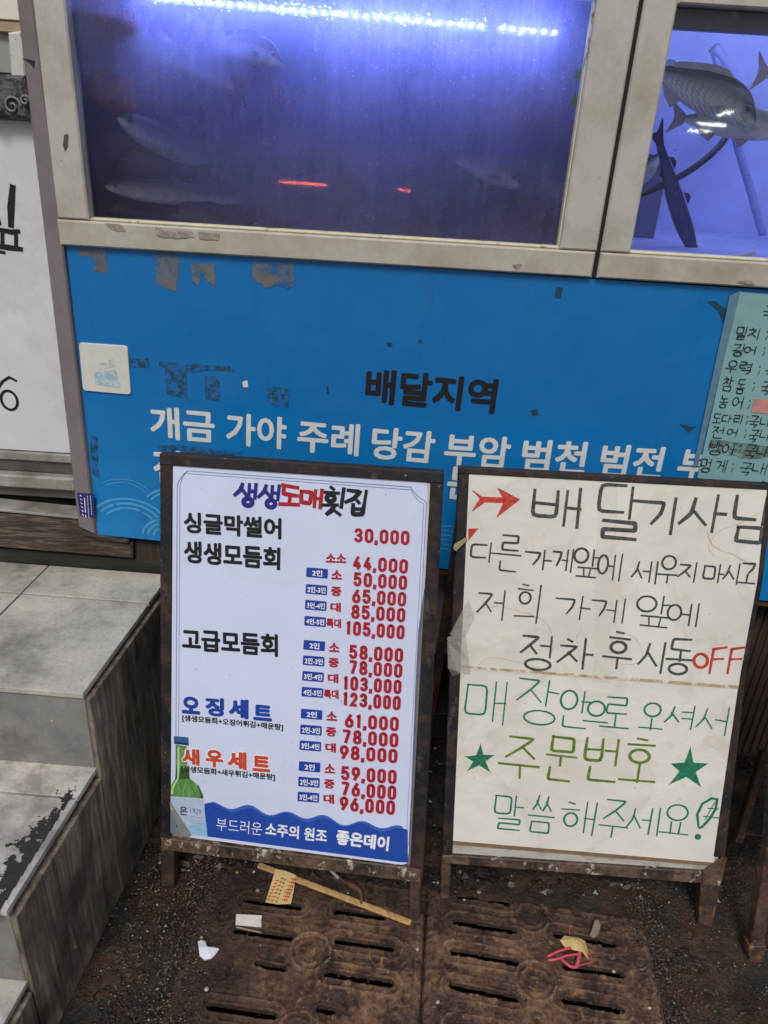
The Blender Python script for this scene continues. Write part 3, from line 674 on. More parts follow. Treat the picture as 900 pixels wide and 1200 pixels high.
# tape residue and scuffs
for i, pts in enumerate([[(90, 291), (124, 293), (127, 320), (112, 318), (110, 303), (92, 300)], [(181, 297), (209, 300), (210, 322), (206, 341), (184, 334)], [(224, 308), (252, 309), (252, 338), (243, 330), (240, 318), (232, 335), (226, 330)],
                         [(298, 308), (344, 308), (344, 334), (338, 341), (325, 332), (310, 338), (296, 326)], [(186, 290), (200, 291), (200, 297), (186, 296)]]):
    blotch('tape_residue', PP, pts, .0006+i*.0001, TAPE_RES, bl, .22, 7, i)
for i, pts in enumerate([[(186, 423), (276, 431), (274, 436), (196, 434), (187, 430)], [(193, 431), (218, 433), (220, 467), (196, 462)], [(240, 440), (257, 441), (258, 470), (241, 468)], [(312, 453), (340, 455), (338, 478), (316, 474)],
                         [(152, 421), (174, 420), (174, 430), (152, 430)], [(829, 353), (838, 353), (858, 366), (848, 380), (842, 366)], [(796, 497), (816, 500), (806, 507)], [(652, 336), (660, 337), (657, 350), (650, 348)],
                         [(622, 481), (630, 479), (631, 486), (624, 487)], [(454, 401), (460, 402), (459, 407), (454, 406)], [(490, 398), (494, 398), (494, 402), (491, 402)], [(186, 520), (260, 527), (290, 530), (240, 534), (190, 528)], [(106, 510), (114, 512), (115, 560), (108, 555)], [(383, 452), (385, 452), (385, 462), (383, 462)]]):
    blotch('scuff', PP, pts, .0006+(i % 5)*.00008, DARK_RES if i < 5 or i in (11, 12) else DAB, bl, .16, 6, i+20)
blotch('dried_glue_dab', PP, [(284, 447), (290, 446), (291, 453), (285, 454)], .0008, WHITE_PRINT, bl, .2, 4, 3)
# round-cornered switch plate sticker
st = root('sticker_plate', 'small white round cornered plate with faded picture on the blue sheet', 'sticker', tuple(PP.hit(124, 458)))
def rounded(pl, cs, r_, off=0):
    P = [pl.uv(pl.hit(x, y)) for x, y in cs]; out = []
    for i in range(4):
        a, b, c = Vector(P[i-1]), Vector(P[i]), Vector(P[(i+1) % 4]); da, dc = (a-b).normalized(), (c-b).normalized()
        for k in range(5):
            t = k/4*math.pi/2; out.append(b+da*r_*(1-math.sin(t))+dc*r_*(1-math.cos(t)))
    return [pl.at(p.x, p.y, off) for p in out]
slab('plate', rounded(PP, [(93, 401), (150, 405), (154, 462), (98, 457)], .006, .004), (0, -1, 0), .004, flat('cream_white_plastic', srgb(212, 212, 204), .4, .04), st, .0008)
FADE = flat('faded_pale_blue_print', srgb(150, 188, 204), .5, .1, 70, srgb(206, 208, 202), 60, (.45, .6))
slab('faded_print', pxs(PP, (112, 436), (136, 431), (142, 450), (140, 454), (112, 449), off=.0046), (0, -1, 0), .0004, FADE, st, 0)
slab('faded_print', pxs(PP, (116, 425), (134, 420), (137, 428), (118, 433), off=.0046), (0, -1, 0), .0004, flat('faded_grey_print', srgb(170, 176, 180), .5, .1, 90, srgb(208, 208, 202), 110, (.42, .55)), st, 0)

# green handwritten price sheet
gsn = root('price_sheet', 'pale green handwritten origin list taped to the blue sheet by the right edge', 'notice', tuple(PP.hit(870, 545)))
GP = wallat(1.4835)
slab('paper', pxs(GP, (866, 342), (960, 350), (925, 575), (817, 560)), (0, -1, 0), .0012, GREENSHEET, gsn, 0)
slab('tape_strip', pxs(GP, (855, 347), (868, 340), (826, 512), (818, 545), (812, 548), off=.0006), (0, -1, 0), .0004, flat('dull_clear_tape', srgb(96, 130, 150), .35, .15, 60), gsn, 0)
slab('pink_tape', pxs(GP, (884, 467), (930, 470), (928, 487), (880, 483), off=.0012), (0, -1, 0), .0008, flat('pink_tape', srgb(196, 136, 130), .5, .15, 60), gsn, 0)
blotch('smear', GP, [(832, 514), (905, 524), (905, 536), (870, 537), (830, 528)], .0004, flat('dark_smear', srgb(92, 116, 112), .6, .2, 60, srgb(128, 170, 164), 30, (.5, .6)), gsn, .1, 6, 2)
sh = Sheet(GP, .0014)
def gpx(bb): return (800+bb[0]/5, 330+bb[1]/5, 800+bb[2]/5, 330+bb[3]/5)
for ch, bb in (('국', (470, 140, 540, 215)), ('밀', (315, 265, 372, 335)), ('치', (382, 270, 450, 335)), ('광', (292, 365, 358, 435)), ('어', (362, 378, 430, 425)), ('우', (255, 462, 320, 532)), ('력', (332, 472, 402, 542)),
               ('국', (484, 490, 540, 560)), ('참', (232, 558, 290, 640)), ('돔', (316, 572, 366, 655)), ('국', (458, 582, 515, 660)), ('농', (216, 662, 266, 738)), ('어', (290, 672, 356, 740)), ('도', (176, 775, 226, 825)), ('다', (232, 775, 286, 826)),
               ('리', (300, 776, 352, 830)), ('국', (390, 785, 446, 852)), ('내', (452, 790, 520, 850)), ('전', (176, 850, 240, 912)), ('어', (258, 860, 320, 905)), ('국', (388, 868, 442, 940)), ('내', (455, 865, 520, 930)),
               ('방', (152, 935, 230, 1010)), ('어', (234, 950, 302, 1015)), ('국', (364, 956, 430, 1040)), ('내', (434, 960, 510, 1025)), ('멍', (106, 1035, 168, 1112)), ('게', (190, 1045, 258, 1112)), ('국', (336, 1058, 402, 1130)), ('내', (410, 1060, 490, 1125))):
    place(sh, ch, gpx(bb), .0021, .04)
for x, y in ((485, 290), (468, 385), (440, 495), (408, 590), (382, 695), (368, 788), (358, 868), (326, 958), (284, 1065)):
    X, Y_ = 800+x/5, 330+y/5; pxstroke(sh, [(X+2, Y_), (X+2.6, Y_+1)], .0022); pxstroke(sh, [(X+2.4, Y_+5), (X, Y_+9.5)], .0018)
sh.build('lettering', INK['sheetblack'], gsn)

# ================================================================== FISH TANKS
def water(name, c, dens, anis=.3):
    mt = bpy.data.materials.new(name); mt.use_nodes = True; t = mt.node_tree; t.nodes.remove(t.nodes['Principled BSDF'])
    v = t.nodes.new('ShaderNodeVolumePrincipled'); v.inputs['Color'].default_value = c; v.inputs['Density'].default_value = dens; v.inputs['Anisotropy'].default_value = anis
    t.links.new(v.outputs[0], t.nodes['Material Output'].inputs['Volume']); return mt
def glass(name, fog0, fog1, fogc, scale=3):
    a = N(name); t = a.t; co = a.coord()
    tr = a.n('ShaderNodeBsdfTransparent'); tr.inputs[0].default_value = (.97, .98, 1, 1)
    tl = a.n('ShaderNodeBsdfTranslucent'); tl.inputs[0].default_value = fogc; df = a.n('ShaderNodeBsdfDiffuse'); df.inputs[0].default_value = fogc
    m0 = a.n('ShaderNodeMixShader'); m0.inputs[0].default_value = .22; a.l(tl.outputs[0], m0.inputs[1]); a.l(df.outputs[0], m0.inputs[2])
    gl = a.n('ShaderNodeBsdfGlossy'); gl.inputs['Roughness'].default_value = .03
    n1 = a.noise(scale, 5, .6, co, .4); n2 = a.noise(260, 2, .5, co)
    dr = a.noise(2.2, 5, .65, a.coord((26, 26, 2.2))); bl_ = a.noise(14, 8, .7, co, .5); f = a.ramp(a.math('ADD', a.math('MULTIPLY', n1, .5), a.math('ADD', a.math('MULTIPLY', dr, .22), a.math('MULTIPLY', bl_, .28))), [(.40, fog0), (.60, fog1)]); g_ = a.n('ShaderNodeSeparateXYZ'); a.l(co, g_.inputs[0]); d_ = a.math('ADD', a.math('ADD', g_.outputs['X'], .62), a.math('MULTIPLY', a.math('SUBTRACT', g_.outputs['Z'], 1.32), 1.1)); f = a.math('MULTIPLY', f, a.ramp(a.math('ADD', d_, a.math('MULTIPLY', n1, .2)), [(.22, .25), (.55, 1.0)])); sp = a.ramp(n2, [(.64, 0.0), (.70, .5)])
    fx = a.math('MAXIMUM', f, a.math('MULTIPLY', sp, f)); fx = a.math('MINIMUM', a.math('ADD', f, a.math('MULTIPLY', a.math('MULTIPLY', sp, f), 1.2)), .95)
    m1 = a.n('ShaderNodeMixShader'); a.l(fx, m1.inputs[0]); a.l(tr.outputs[0], m1.inputs[1]); a.l(m0.outputs[0], m1.inputs[2])
    fr = a.n('ShaderNodeFresnel'); fr.inputs[0].default_value = 1.45
    m2 = a.n('ShaderNodeMixShader'); a.l(fr.outputs[0], m2.inputs[0]); a.l(m1.outputs[0], m2.inputs[1]); a.l(gl.outputs[0], m2.inputs[2])
    a.l(m2.outputs[0], a.out.inputs['Surface']); return a.m
GL1 = glass('fogged_glass', .22, .62, srgb(172, 170, 222)); GL2 = glass('wet_clear_glass', .015, .06, srgb(210, 215, 240))
def emit(name, c, s):
    mt = bpy.data.materials.new(name); mt.use_nodes = True; b = mt.node_tree.nodes['Principled BSDF']; b.inputs['Base Color'].default_value = (.8, .8, .8, 1)
    b.inputs['Emission Color'].default_value = c; b.inputs['Emission Strength'].default_value = s; return mt
TZ0, TZ1 = 1.319, 1.702
def tank(label, X0, X1, GX0, GX1, glassmat, back, floor, vol, wl):
    r = root('fish_tank', label, 'fish tank', ((X0+X1)/2, 1.7, 1.25))
    y = 1.478
    box('frame_stile', X0, GX0, y, y+.035, 1.318, 1.80, CREAM, r, .003)
    box('frame_stile', GX1, X1, y, y+.035, 1.318, 1.80, CREAM, r, .003)
    box('frame_rail', X0, X1-.002, y-.003, y+.036, 1.2715, 1.3165, CREAM_ST, r, .003)
    box('frame_rail', GX0+.0005, GX1-.0005, y+.001, y+.034, TZ1, 1.80, CREAM, r, .003)
    box('sealant', GX0, GX1, y+.008, y+.026, 1.3168, 1.3215, BEAD, r, .0015)
    box('sealant', GX1-.0035, GX1-.0002, y+.008, y+.026, 1.3217, TZ1-.001, BEAD, r, .001)
    g = mesh('glass', [(GX0, y+.027, 1.317), (GX1, y+.027, 1.317), (GX1, y+.027, TZ1+.01), (GX0, y+.027, TZ1+.01)], [(0, 1, 2, 3)], glassmat, r)
    yb = 1.98
    if GX0 > 0: box('inner_rim', GX0-.004, GX1, y+.037, y+.06, 1.672, 1.72, flat('dark_grey_rim', srgb(84, 84, 92), .5, .2, 20, srgb(150, 146, 140), 30), r)
    box('back_panel', X0+.01, X1-.01, yb, yb+.02, 1.30, 1.80, back, r)
    box('floor_panel', X0+.01, X1-.01, y+.037, yb-.001, 1.285, 1.3155, floor, r)
    box('side_panel', X0+.005, X0+.014, y+.037, yb-.001, 1.3157, 1.80, floor, r); box('side_panel', X1-.014, X1-.005, y+.037, yb-.001, 1.3157, 1.80, floor, r)
    box('lid', X0, X1, y+.001, yb+.03, 1.801, 1.83, CREAM, r)
    if vol:
        w = mesh('water', [(a, b, c) for c in (1.317, wl) for (a, b) in ((X0+.016, y+.03), (X1-.016, y+.03), (X1-.016, yb-.003), (X0+.016, yb-.003))], [(3, 2, 1, 0), (4, 5, 6, 7), (0, 1, 5, 4), (1, 2, 6, 5), (2, 3, 7, 6), (3, 0, 4, 7)], vol, r)
    return r
BACK1 = flat('murky_blue_back', srgb(96, 100, 150), .7, .15, 8); FLOOR1 = flat('murky_tank_floor', srgb(64, 66, 84), .7, .2, 12)
BACK2 = flat('pale_blue_tank_back', srgb(176, 186, 236), .6, .22, 7)
t1 = tank('wide left fish tank with fogged glass and a bright blue light strip', -.629, .359, -.571, .2915, GL1, BACK1, FLOOR1, water('murky_water', (.36, .44, .76, 1), 4.6), 1.735)
t2 = tank('right fish tank with clear wet glass and pale blue water', .3665, 1.30, .4205, 1.24, GL2, BACK2, BACK2, water('clear_blue_water', (.55, .62, 1, 1), .35), 1.69)
RP = wallat(1.4748); STN = flat('peeled_tape_stain', srgb(146, 132, 124), .7, .12, 60, srgb(178, 172, 158), 60, (.5, .58))
for i, pts in enumerate([[(122, 261), (142, 263), (148, 271), (140, 271), (128, 266)], [(182, 266), (226, 271), (228, 278), (205, 279), (184, 277)], [(232, 272), (258, 274), (256, 281), (234, 280)], [(600, 310), (612, 309), (606, 316)], [(862, 330), (884, 334), (880, 328)]]):
    blotch('tape_stain', RP, pts, .0012+i*.0001, STN, t1 if i < 4 else t2, .16, 6, i+50)
SPP = wallat(1.478); blotch('scuff', SPP, [(75, 158), (80, 156), (80, 172), (76, 178), (74, 170)], .0006, flat('dark_scuff', srgb(84, 78, 66), .7, .2), t1, .2, 5, 70)
box('shadow_gap', .3592, .3663, 1.484, 1.51, 1.27, 1.80, GAP, t1, .0005)
# LED strip with its lamps, inside the left tank near the glass
LEDP = wallat(1.56); A = LEDP.hit(170, -4); B = LEDP.hit(650, 38)
led = root('led_strip', 'bright blue white LED light strip inside the left tank', 'light strip', tuple((A+B)/2))
bar('strip', A+Vector((0, .008, 0)), B+Vector((0, .008, 0)), .004, .012, flat('strip_backing', srgb(60, 60, 90), .5), led)
EM = emit('led_emitter', (.30, .40, 1, 1), 400)
nl = 40
for i in range(nl):
    if i in (33,): continue
    p = A.lerp(B, i/(nl-1)); s = .0021
    mesh('led_lamp', [p+Vector((dx*s, dy*.002, dz*s)) for dz in (-1, 1) for dx, dy in ((-1, -1), (1, -1), (1, 1), (-1, 1))], [(3, 2, 1, 0), (4, 5, 6, 7), (0, 1, 5, 4), (1, 2, 6, 5), (2, 3, 7, 6), (3, 0, 4, 7)], EM, led)
# lamp tube of the right tank, over the water behind the top rail
lt = root('tank_lamp', 'white tube lamp over the water of the right tank', 'lamp', (.85, 1.7, 1.76))
tube('tube', [(.42, 1.66, 1.765), (.85, 1.66, 1.765), (1.25, 1.66, 1.765)], .008, emit('tube_glow', (.45, .52, 1, 1), 24), lt, 8, 3)
box('holder', .40, .418, 1.64, 1.68, 1.75, 1.80, CREAM, lt)

# condensation droplets on the glass
def drops(name, n, reg, parent, y, rr, mt):
    V = []; Fc = []
    for _ in range(n):
        x, z = reg(); r_ = random.uniform(*rr)*random.choice((.6, .8, 1, 1)); b = len(V); V.append((x, y-r_*.55, z))
        for ring, (q, d) in enumerate(((.6, .42), (1, 0.0))):
            for k in range(6):
                t = k/6*6.283; V.append((x+math.cos(t)*r_*q, y-r_*d, z+math.sin(t)*r_*q*1.15))
        Fc += [(b, b+1+k, b+1+(k+1) % 6) for k in range(6)] + [(b+1+k, b+7+k, b+7+(k+1) % 6, b+1+(k+1) % 6) for k in range(6)]
    o = mesh(name, V, Fc, mt, parent, True); o['kind'] = 'stuff'; return o
dm = N('water_drop'); dm.b.inputs['Transmission Weight'].default_value = 1; dm.b.inputs['IOR'].default_value = 1.33; dm.b.inputs['Roughness'].default_value = .02; dm.base((1, 1, 1, 1)); DROP = dm.m
def rtop():
    x = random.uniform(-.45, .285); z = 1.70-abs(random.gauss(0, .09)); return x, max(1.33, z)
drops('droplets', 1500, rtop, t1, 1.5045, (.0006, .0017), DROP)
drops('droplets', 260, lambda: (random.uniform(.43, .72), random.uniform(1.34, 1.69)), t2, 1.5045, (.0006, .0018), DROP)
# algae tufts at the seal
for i, (px, py, n) in enumerate(((677, 88, 40), (673, 118, 46), (106, 250, 14), (652, 290, 16), (240, 257, 10), (300, 262, 10))):
    c = wallat(1.502).hit(px, py); V = []; Fc = []
    for _ in range(n):
        a = random.uniform(0, 6.28); l_ = random.uniform(.002, .009 if n > 20 else .004); d = Vector((math.cos(a)*l_ - .002, -random.uniform(0, .003), math.sin(a)*l_)); p = c+Vector((random.uniform(-.001, .004), 0, random.uniform(-.006, .006) if n > 20 else 0)); b = len(V)
        s = Vector((d.z, 0, -d.x))*.12; V += [p-s, p+s, p+d]; Fc.append((b, b+1, b+2))
    o = mesh('algae', V, Fc, flat('green_algae', srgb(70, 104, 40), .7, .3), t1); o['kind'] = 'stuff'

# ------------------------------------------------------------------ fish
def m_fish(name, back, belly, scales=True):
    a = N(name); tc = a.tc.outputs['Object']; sp = a.n('ShaderNodeSeparateXYZ'); a.l(tc, sp.inputs[0])
    att = a.n('ShaderNodeAttribute'); att.attribute_name = 'dv'
    col = a.ramp(att.outputs['Fac'], [(.25, belly), (.5, tuple((x+y)/2 for x, y in zip(back, belly))), (.72, back)])
    if scales:
        v = a.n('ShaderNodeTexVoronoi'); v.inputs['Scale'].default_value = 230; mp = a.n('ShaderNodeMapping'); mp.inputs['Scale'].default_value = (.75, 1, 1.1); mp.inputs['Rotation'].default_value = (0, .6, 0); a.l(tc, mp.inputs[0]); a.l(mp.outputs[0], v.inputs['Vector'])
        v.inputs['Randomness'].default_value = .15
        col = a.mix(a.ramp(v.outputs['Distance'], [(.3, 0.0), (.62, .4)]), col, tuple(x*.3 for x in back[:3])+(1,))
    col = a.mix(a.ramp(a.noise(40, 6, .6, tc), [(.55, 0.0), (.7, .4)]), col, back)
    a.base(col); a.rough(.35); return a.m
def fish(label, head, tail, plane_y0, plane_y1, hh, kind, mt, finmt, thick=.5, up=1, group='fish in the tanks'):
    """head / tail are where the nose and the tail tip show; each end has its own depth in the tank"""
    A = wallat(plane_y0).hit(*head); B = wallat(plane_y1).hit(*tail)
    L = (B-A).length; r = root('fish', label, 'fish', tuple(A), group)
    ex = (B-A).normalized(); ey = ex.cross(Vector((0, 0, 1))).normalized(); ez = ey.cross(ex).normalized()
    if ez.z < 0: ez = -ez
    ez = ez*up
    if kind == 'mullet': prof = [(0, .0, 0), (.02, .35, .02), (.06, .55, .02), (.12, .74, .01), (.2, .92, 0), (.32, 1.0, 0), (.48, .95, 0), (.62, .78, 0), (.75, .55, 0), (.84, .38, 0), (.9, .34, 0)]
    else: prof = [(0, .0, -.1), (.02, .25, -.1), (.06, .48, -.06), (.12, .72, 0), (.2, .9, .04), (.32, 1.0, .05), (.46, .96, .03), (.6, .78, .02), (.72, .52, .01), (.82, .28, 0), (.88, .22, 0)]
    V = []; Fc = []; dv = []; sg = 16; n = len(prof)
    for (t, h, s) in prof:
        c = A+ex*(L*t)+ez*(s*hh); bend = ey*(math.sin(t*3.0)*.03*L)
        for k in range(sg):
            a_ = 2*math.pi*k/sg; zz = math.cos(a_)*h*hh/2; yy = math.sin(a_)*h*hh/2*thick*(1.05-.25*math.cos(a_))*(1 if t < .6 else (1-(t-.6)*1.6))
            V.append(c+bend+ez*zz+ey*yy); dv.append((math.cos(a_)+1)/2)
    for i in range(n-1):
        for k in range(sg): Fc.append((i*sg+k, i*sg+(k+1) % sg, (i+1)*sg+(k+1) % sg, (i+1)*sg+k))
    Fc.append(tuple(range((n-1)*sg, n*sg)))
    o = mesh('body', V, Fc, mt, r, True)
    at = o.data.attributes.new('dv', 'FLOAT', 'POINT'); at.data.foreach_set('value', dv)
    md = o.modifiers.new('sub', 'SUBSURF'); md.levels = 1; md.render_levels = 2
    bt = ey*(math.sin(.9*3)*.03*L)
    def fin(name, pts, th=.0012):
        P = [A+ex*(L*a_)+ez*(hh*b_)+bt*(a_/.9) + ey*c_*hh for a_, b_, c_ in pts]; k = len(P)
        V = [p+ey*th for p in P]+[p-ey*th for p in P]
        F_ = [tuple(range(k)), tuple(reversed(range(k, 2*k)))]+[(i, k+i, k+(i+1) % k, (i+1) % k) for i in range(k)]
        mesh(name, V, F_, finmt, r)
    fh = .3 if kind == 'mullet' else .2
    fin('tail_fin', [(.86, .15, 0), (.93, .32, 0), (1.0, .52, 0), (.955, .12, 0), (.95, 0, 0), (.955, -.12, 0), (1.0, -.5, 0), (.93, -.32, 0), (.86, -.15, 0)])
    if kind == 'mullet':
        fin('dorsal_fin', [(.38, .46, 0), (.41, .72, 0), (.44, .66, 0), (.47, .45, 0)]); fin('dorsal_fin', [(.66, .32, 0), (.69, .52, 0), (.73, .44, 0), (.75, .25, 0)])
        fin('anal_fin', [(.64, -.36, 0), (.69, -.55, 0), (.74, -.27, 0)]); fin('pectoral_fin', [(.22, -.1, -.28), (.30, -.42, -.40), (.35, -.52, -.44), (.30, -.18, -.32)])
    else:
        fin('dorsal_fin', [(.30, .50, 0), (.36, .60, 0), (.46, .60, 0), (.58, .5, 0), (.70, .38, 0), (.76, .28, 0), (.74, .2, 0), (.5, .42, 0)])
        fin('anal_fin', [(.58, -.36, 0), (.62, -.58, 0), (.7, -.42, 0), (.76, -.18, 0)]); fin('pelvic_fin', [(.3, -.42, 0), (.36, -.68, 0), (.42, -.42, 0)])
        fin('pectoral_fin', [(.24, -.05, -.24), (.36, -.22, -.36), (.40, -.08, -.34), (.30, .04, -.26)])
    # eyes and gill cover line
    for sgn in (-1, 1):
        c = A+ex*(L*(.075 if kind == 'mullet' else .10))+ez*(hh*.08)+ey*sgn*hh*thick*(.33 if kind == 'mullet' else .33); er = hh*(.095 if kind == 'mullet' else .07); V = []; F_ = []
        for i in range(5):
            for k in range(10): ph = math.pi*i/8; V.append(c+ex*math.cos(k*.628)*er*math.cos(ph)+ez*math.sin(k*.628)*er*math.cos(ph)+ey*sgn*er*.5*math.sin(ph))
        for i in range(4):
            for k in range(10): F_.append((i*10+k, i*10+(k+1) % 10, (i+1)*10+(k+1) % 10, (i+1)*10+k))
        mesh('eye', V, F_, EYE_M, r, True)
    return r
EYE_M = flat('fish_eye', srgb(30, 30, 34), .15, .1)
F_SIL = m_fish('silver_scaled_fish', srgb(58, 66, 92), srgb(196, 202, 214)); F_GRY = m_fish('grey_green_fish', srgb(48, 56, 54), srgb(206, 212, 196))
F_RED = m_fish('dark_red_fish', srgb(92, 34, 40), srgb(136, 70, 72), False); F_DRK = m_fish('dark_blue_fish', srgb(26, 28, 50), srgb(58, 62, 96), False); F_PALE = m_fish('pale_belly_fish', srgb(120, 128, 112), srgb(214, 214, 196), False)
FIN = flat('grey_fin', srgb(92, 96, 110), .5, .2); FINR = flat('dark_red_fin', srgb(80, 44, 54), .5, .2); FIND = flat('dark_fin', srgb(30, 32, 50), .5, .2); FINP = flat('pale_fin', srgb(150, 150, 140), .5, .2)
fish('silver scaled mullet with pale eye nosing left in the left tank', (137, 137), (285, 214), 1.525, 1.68, .058, 'mullet', F_SIL, FIN)
fish('dark red bream facing right at the left end of the fogged tank', (163, 118), (84, 98), 1.522, 1.56, .062, 'bream', F_RED, FINR)
fish('blackish bream below the silver mullet', (132, 190), (262, 200), 1.57, 1.62, .075, 'bream', F_DRK, FIND)
fish('scaled mullet low beside the glass under the blackish bream', (122, 218), (310, 236), 1.522, 1.58, .044, 'mullet', F_SIL, FIN)
fish('dark blue fish resting on the tank floor at left', (194, 248), (318, 276), 1.522, 1.58, .060, 'bream', F_DRK, FIND)
fish('long pale mullet slanting down from the upper left corner', (98, 10), (297, 112), 1.66, 1.56, .060, 'mullet', F_SIL, FINR)
fish('small grey fish hidden in the low left corner of the fogged tank', (124, 245), (196, 250), 1.55, 1.6, .03, 'bream', F_DRK, FIND)
fish('hazy fish near the floor below the red reflection', (385, 262), (385, 205), 1.53, 1.75, .05, 'bream', F_DRK, FIN)
fish('dim round headed fish in the middle of the fogged tank', (458, 205), (540, 190), 1.53, 1.72, .045, 'bream', F_DRK, FIND)
fish('hazy fish with only its dark tail showing right of centre', (690, 150), (562, 122), 1.70, 1.55, .06, 'bream', F_RED, FINR)
fish('dim fish lying at the floor near the right end of the fogged tank', (566, 262), (660, 230), 1.53, 1.66, .05, 'bream', F_DRK, FIN)
fish('grey fish in the low right corner of the fogged tank', (628, 252), (690, 262), 1.53, 1.60, .035, 'bream', F_DRK, FIN)
fish('faint reddish fish behind the fog left of centre', (345, 135), (300, 90), 1.56, 1.70, .036, 'bream', F_RED, FINR)
fish('large grey green fish facing right in the right tank', (889, 138), (748, 72), 1.53, 1.60, .074, 'bream', F_GRY, FINP, .42)
fish('pale bellied fish swimming behind the large grey green fish', (925, 152), (783, 137), 1.60, 1.64, .058, 'bream', F_PALE, FINP, .42)
fish('slim dark fish hanging head down with its tail up in the right tank', (815, 300), (769, 146), 1.66, 1.58, .040, 'mullet', F_DRK, FIND)
fish('fish at the right edge of which only the forked tail shows', (990, 100), (884, 84), 1.60, 1.56, .06, 'bream', F_GRY, FINP, .42)
fish('blurred grey fish behind the hose at the left of the clear tank', (742, 215), (778, 176), 1.72, 1.70, .045, 'bream', F_GRY, FIN)
for lab, h_, t_, hh_, m_ in (('dim fish low in the fogged tank behind the dark blue fish', (345, 268), (262, 238), .05, F_DRK), ('dim fish slanting down in the middle of the fogged tank', (418, 222), (345, 158), .05, F_DRK), ('dim fish near the floor right of the middle', (520, 272), (438, 250), .048, F_DRK),
                             ('faint silvery fish facing right above the floor', (612, 214), (520, 182), .05, F_SIL), ('faint silvery fish under the left end of the light strip', (332, 70), (236, 42), .05, F_SIL), ('faint dark red fish in the top left corner', (166, 30), (92, 16), .045, F_RED)):
    fish(lab, h_, t_, 1.515, 1.57, hh_, 'bream', m_, FIND)
hz = tube('air_hose', [wallat(y).hit(px, py) for px, py, y in ((735, 234, 1.60), (765, 222, 1.61), (800, 205, 1.63), (830, 184, 1.65), (850, 162, 1.67), (856, 140, 1.68))], .0065, flat('black_rubber', srgb(26, 28, 34), .4, .1))
tag(hz, 'black rubber air hose curving through the right tank', 'hose')
pp = tube('water_pipe', [wallat(1.86).hit(px, py) for px, py in ((838, 60), (862, 160), (880, 225), (894, 275))], .009, flat('blue_grey_pipe', srgb(138, 148, 204), .5, .1)); tag(pp, 'blue grey pipe standing at the back of the right tank', 'pipe')
pp = tube('water_pipe', [wallat(1.86).hit(px, py) for px, py in ((836, 55), (850, 75), (864, 98))], .012, flat('blue_grey_pipe', srgb(110, 122, 180))); tag(pp, 'short blue grey pipe elbow at the top back of the right tank', 'pipe')
c = wallat(1.75).hit(785, 78); V = []; F_ = []
for i in range(20): t = i/20*6.283; V += [c+Vector((math.cos(t)*.013, 0, math.sin(t)*.013)), c+Vector((math.cos(t)*.013, .05, math.sin(t)*.013))]
F_ = [(2*i, 2*((i+1) % 20), 2*((i+1) % 20)+1, 2*i+1) for i in range(20)]+[tuple(reversed(range(0, 40, 2))), tuple(range(1, 40, 2))]
tag(mesh('drain_plug', V, F_, flat('grey_plug', srgb(96, 106, 130), .5, .1)), 'round grey pipe end behind the large fish tail', 'pipe end')
o = box('divider_plate', .425, .545, 1.76, 1.765, 1.3165, 1.455, flat('frosted_plate', srgb(96, 102, 128), .5, .1)); tag(o, 'frosted grey plate standing in the low left corner of the clear tank', 'plate')
o = slab('foam_scrap', pxs(wallat(1.53), (850, 301), (872, 297), (886, 293), (886, 297), (872, 303)), (0, -1, 0), .01, flat('white_foam', srgb(200, 204, 214), .7)); tag(o, 'white scrap lying on the clear tank floor', 'scrap')

# ================================================================== UNDER THE TANKS
o = box('board', .05, .30, 1.60, 1.61, .30, .60, flat('dark_grey_board', srgb(128, 126, 136), .7, .2, 20, srgb(70, 68, 70), 8)); tag(o, 'dark grey board hanging in the gap between the two signs', 'board')
bt = root('batten', 'brown wooden batten along the lower edge of the blue sheet', 'batten', (.5, 1.52, .58))
slab('rail', [(.10, 1.497, .625), (1.4, 1.497, .567), (1.4, 1.497, .545), (.10, 1.497, .603)], (0, -1, 0), .03, m_wood('brown_batten', srgb(60, 42, 30), srgb(96, 70, 50), srgb(124, 94, 68)), bt)
rb = root('ribbed_board', 'dark brown ribbed board under the blue sheet behind the handwritten sign', 'board', (1.0, 1.56, .05))
slab('backing', rect(wallat(1.565), .62, 1.5, .06, .58), (0, -1, 0), .006, BROWNRIB, rb)
for i in range(46):
    x = .625+i*.019; slab('rib', rect(wallat(1.560), x, x+.011, .07, .575), (0, -1, 0), .0045, BROWNRIB, rb, .0015)
box_leg = lambda a, b, lab: None
for (x0, x1) in ((-.50, -.44), (.60, .63)):
    o = box('tank_stand_leg', x0, x1, 1.75, 1.80, 0, 1.27, flat('stand_black', srgb(40, 38, 38), .8)); tag(o, 'dark steel leg of the tank stand in the shadow below the %s' % ('left tank' if x0 < 0 else 'right tank'), 'stand leg')
o = box('stand_shelf', -.62, 1.5, 1.515, 2.2, 1.24, 1.268, flat('stand_black', srgb(40, 38, 38))); tag(o, 'dark shelf carrying both fish tanks behind the blue sheet', 'shelf')
o = box('kerb_block', -.50, 1.4, 1.62, 1.75, 0, .09, flat('dark_kerb', srgb(30, 27, 26), .7, .3, 30, srgb(52, 46, 40), 20)); tag(o, 'low dark concrete kerb in the shadow under the tanks', 'kerb')

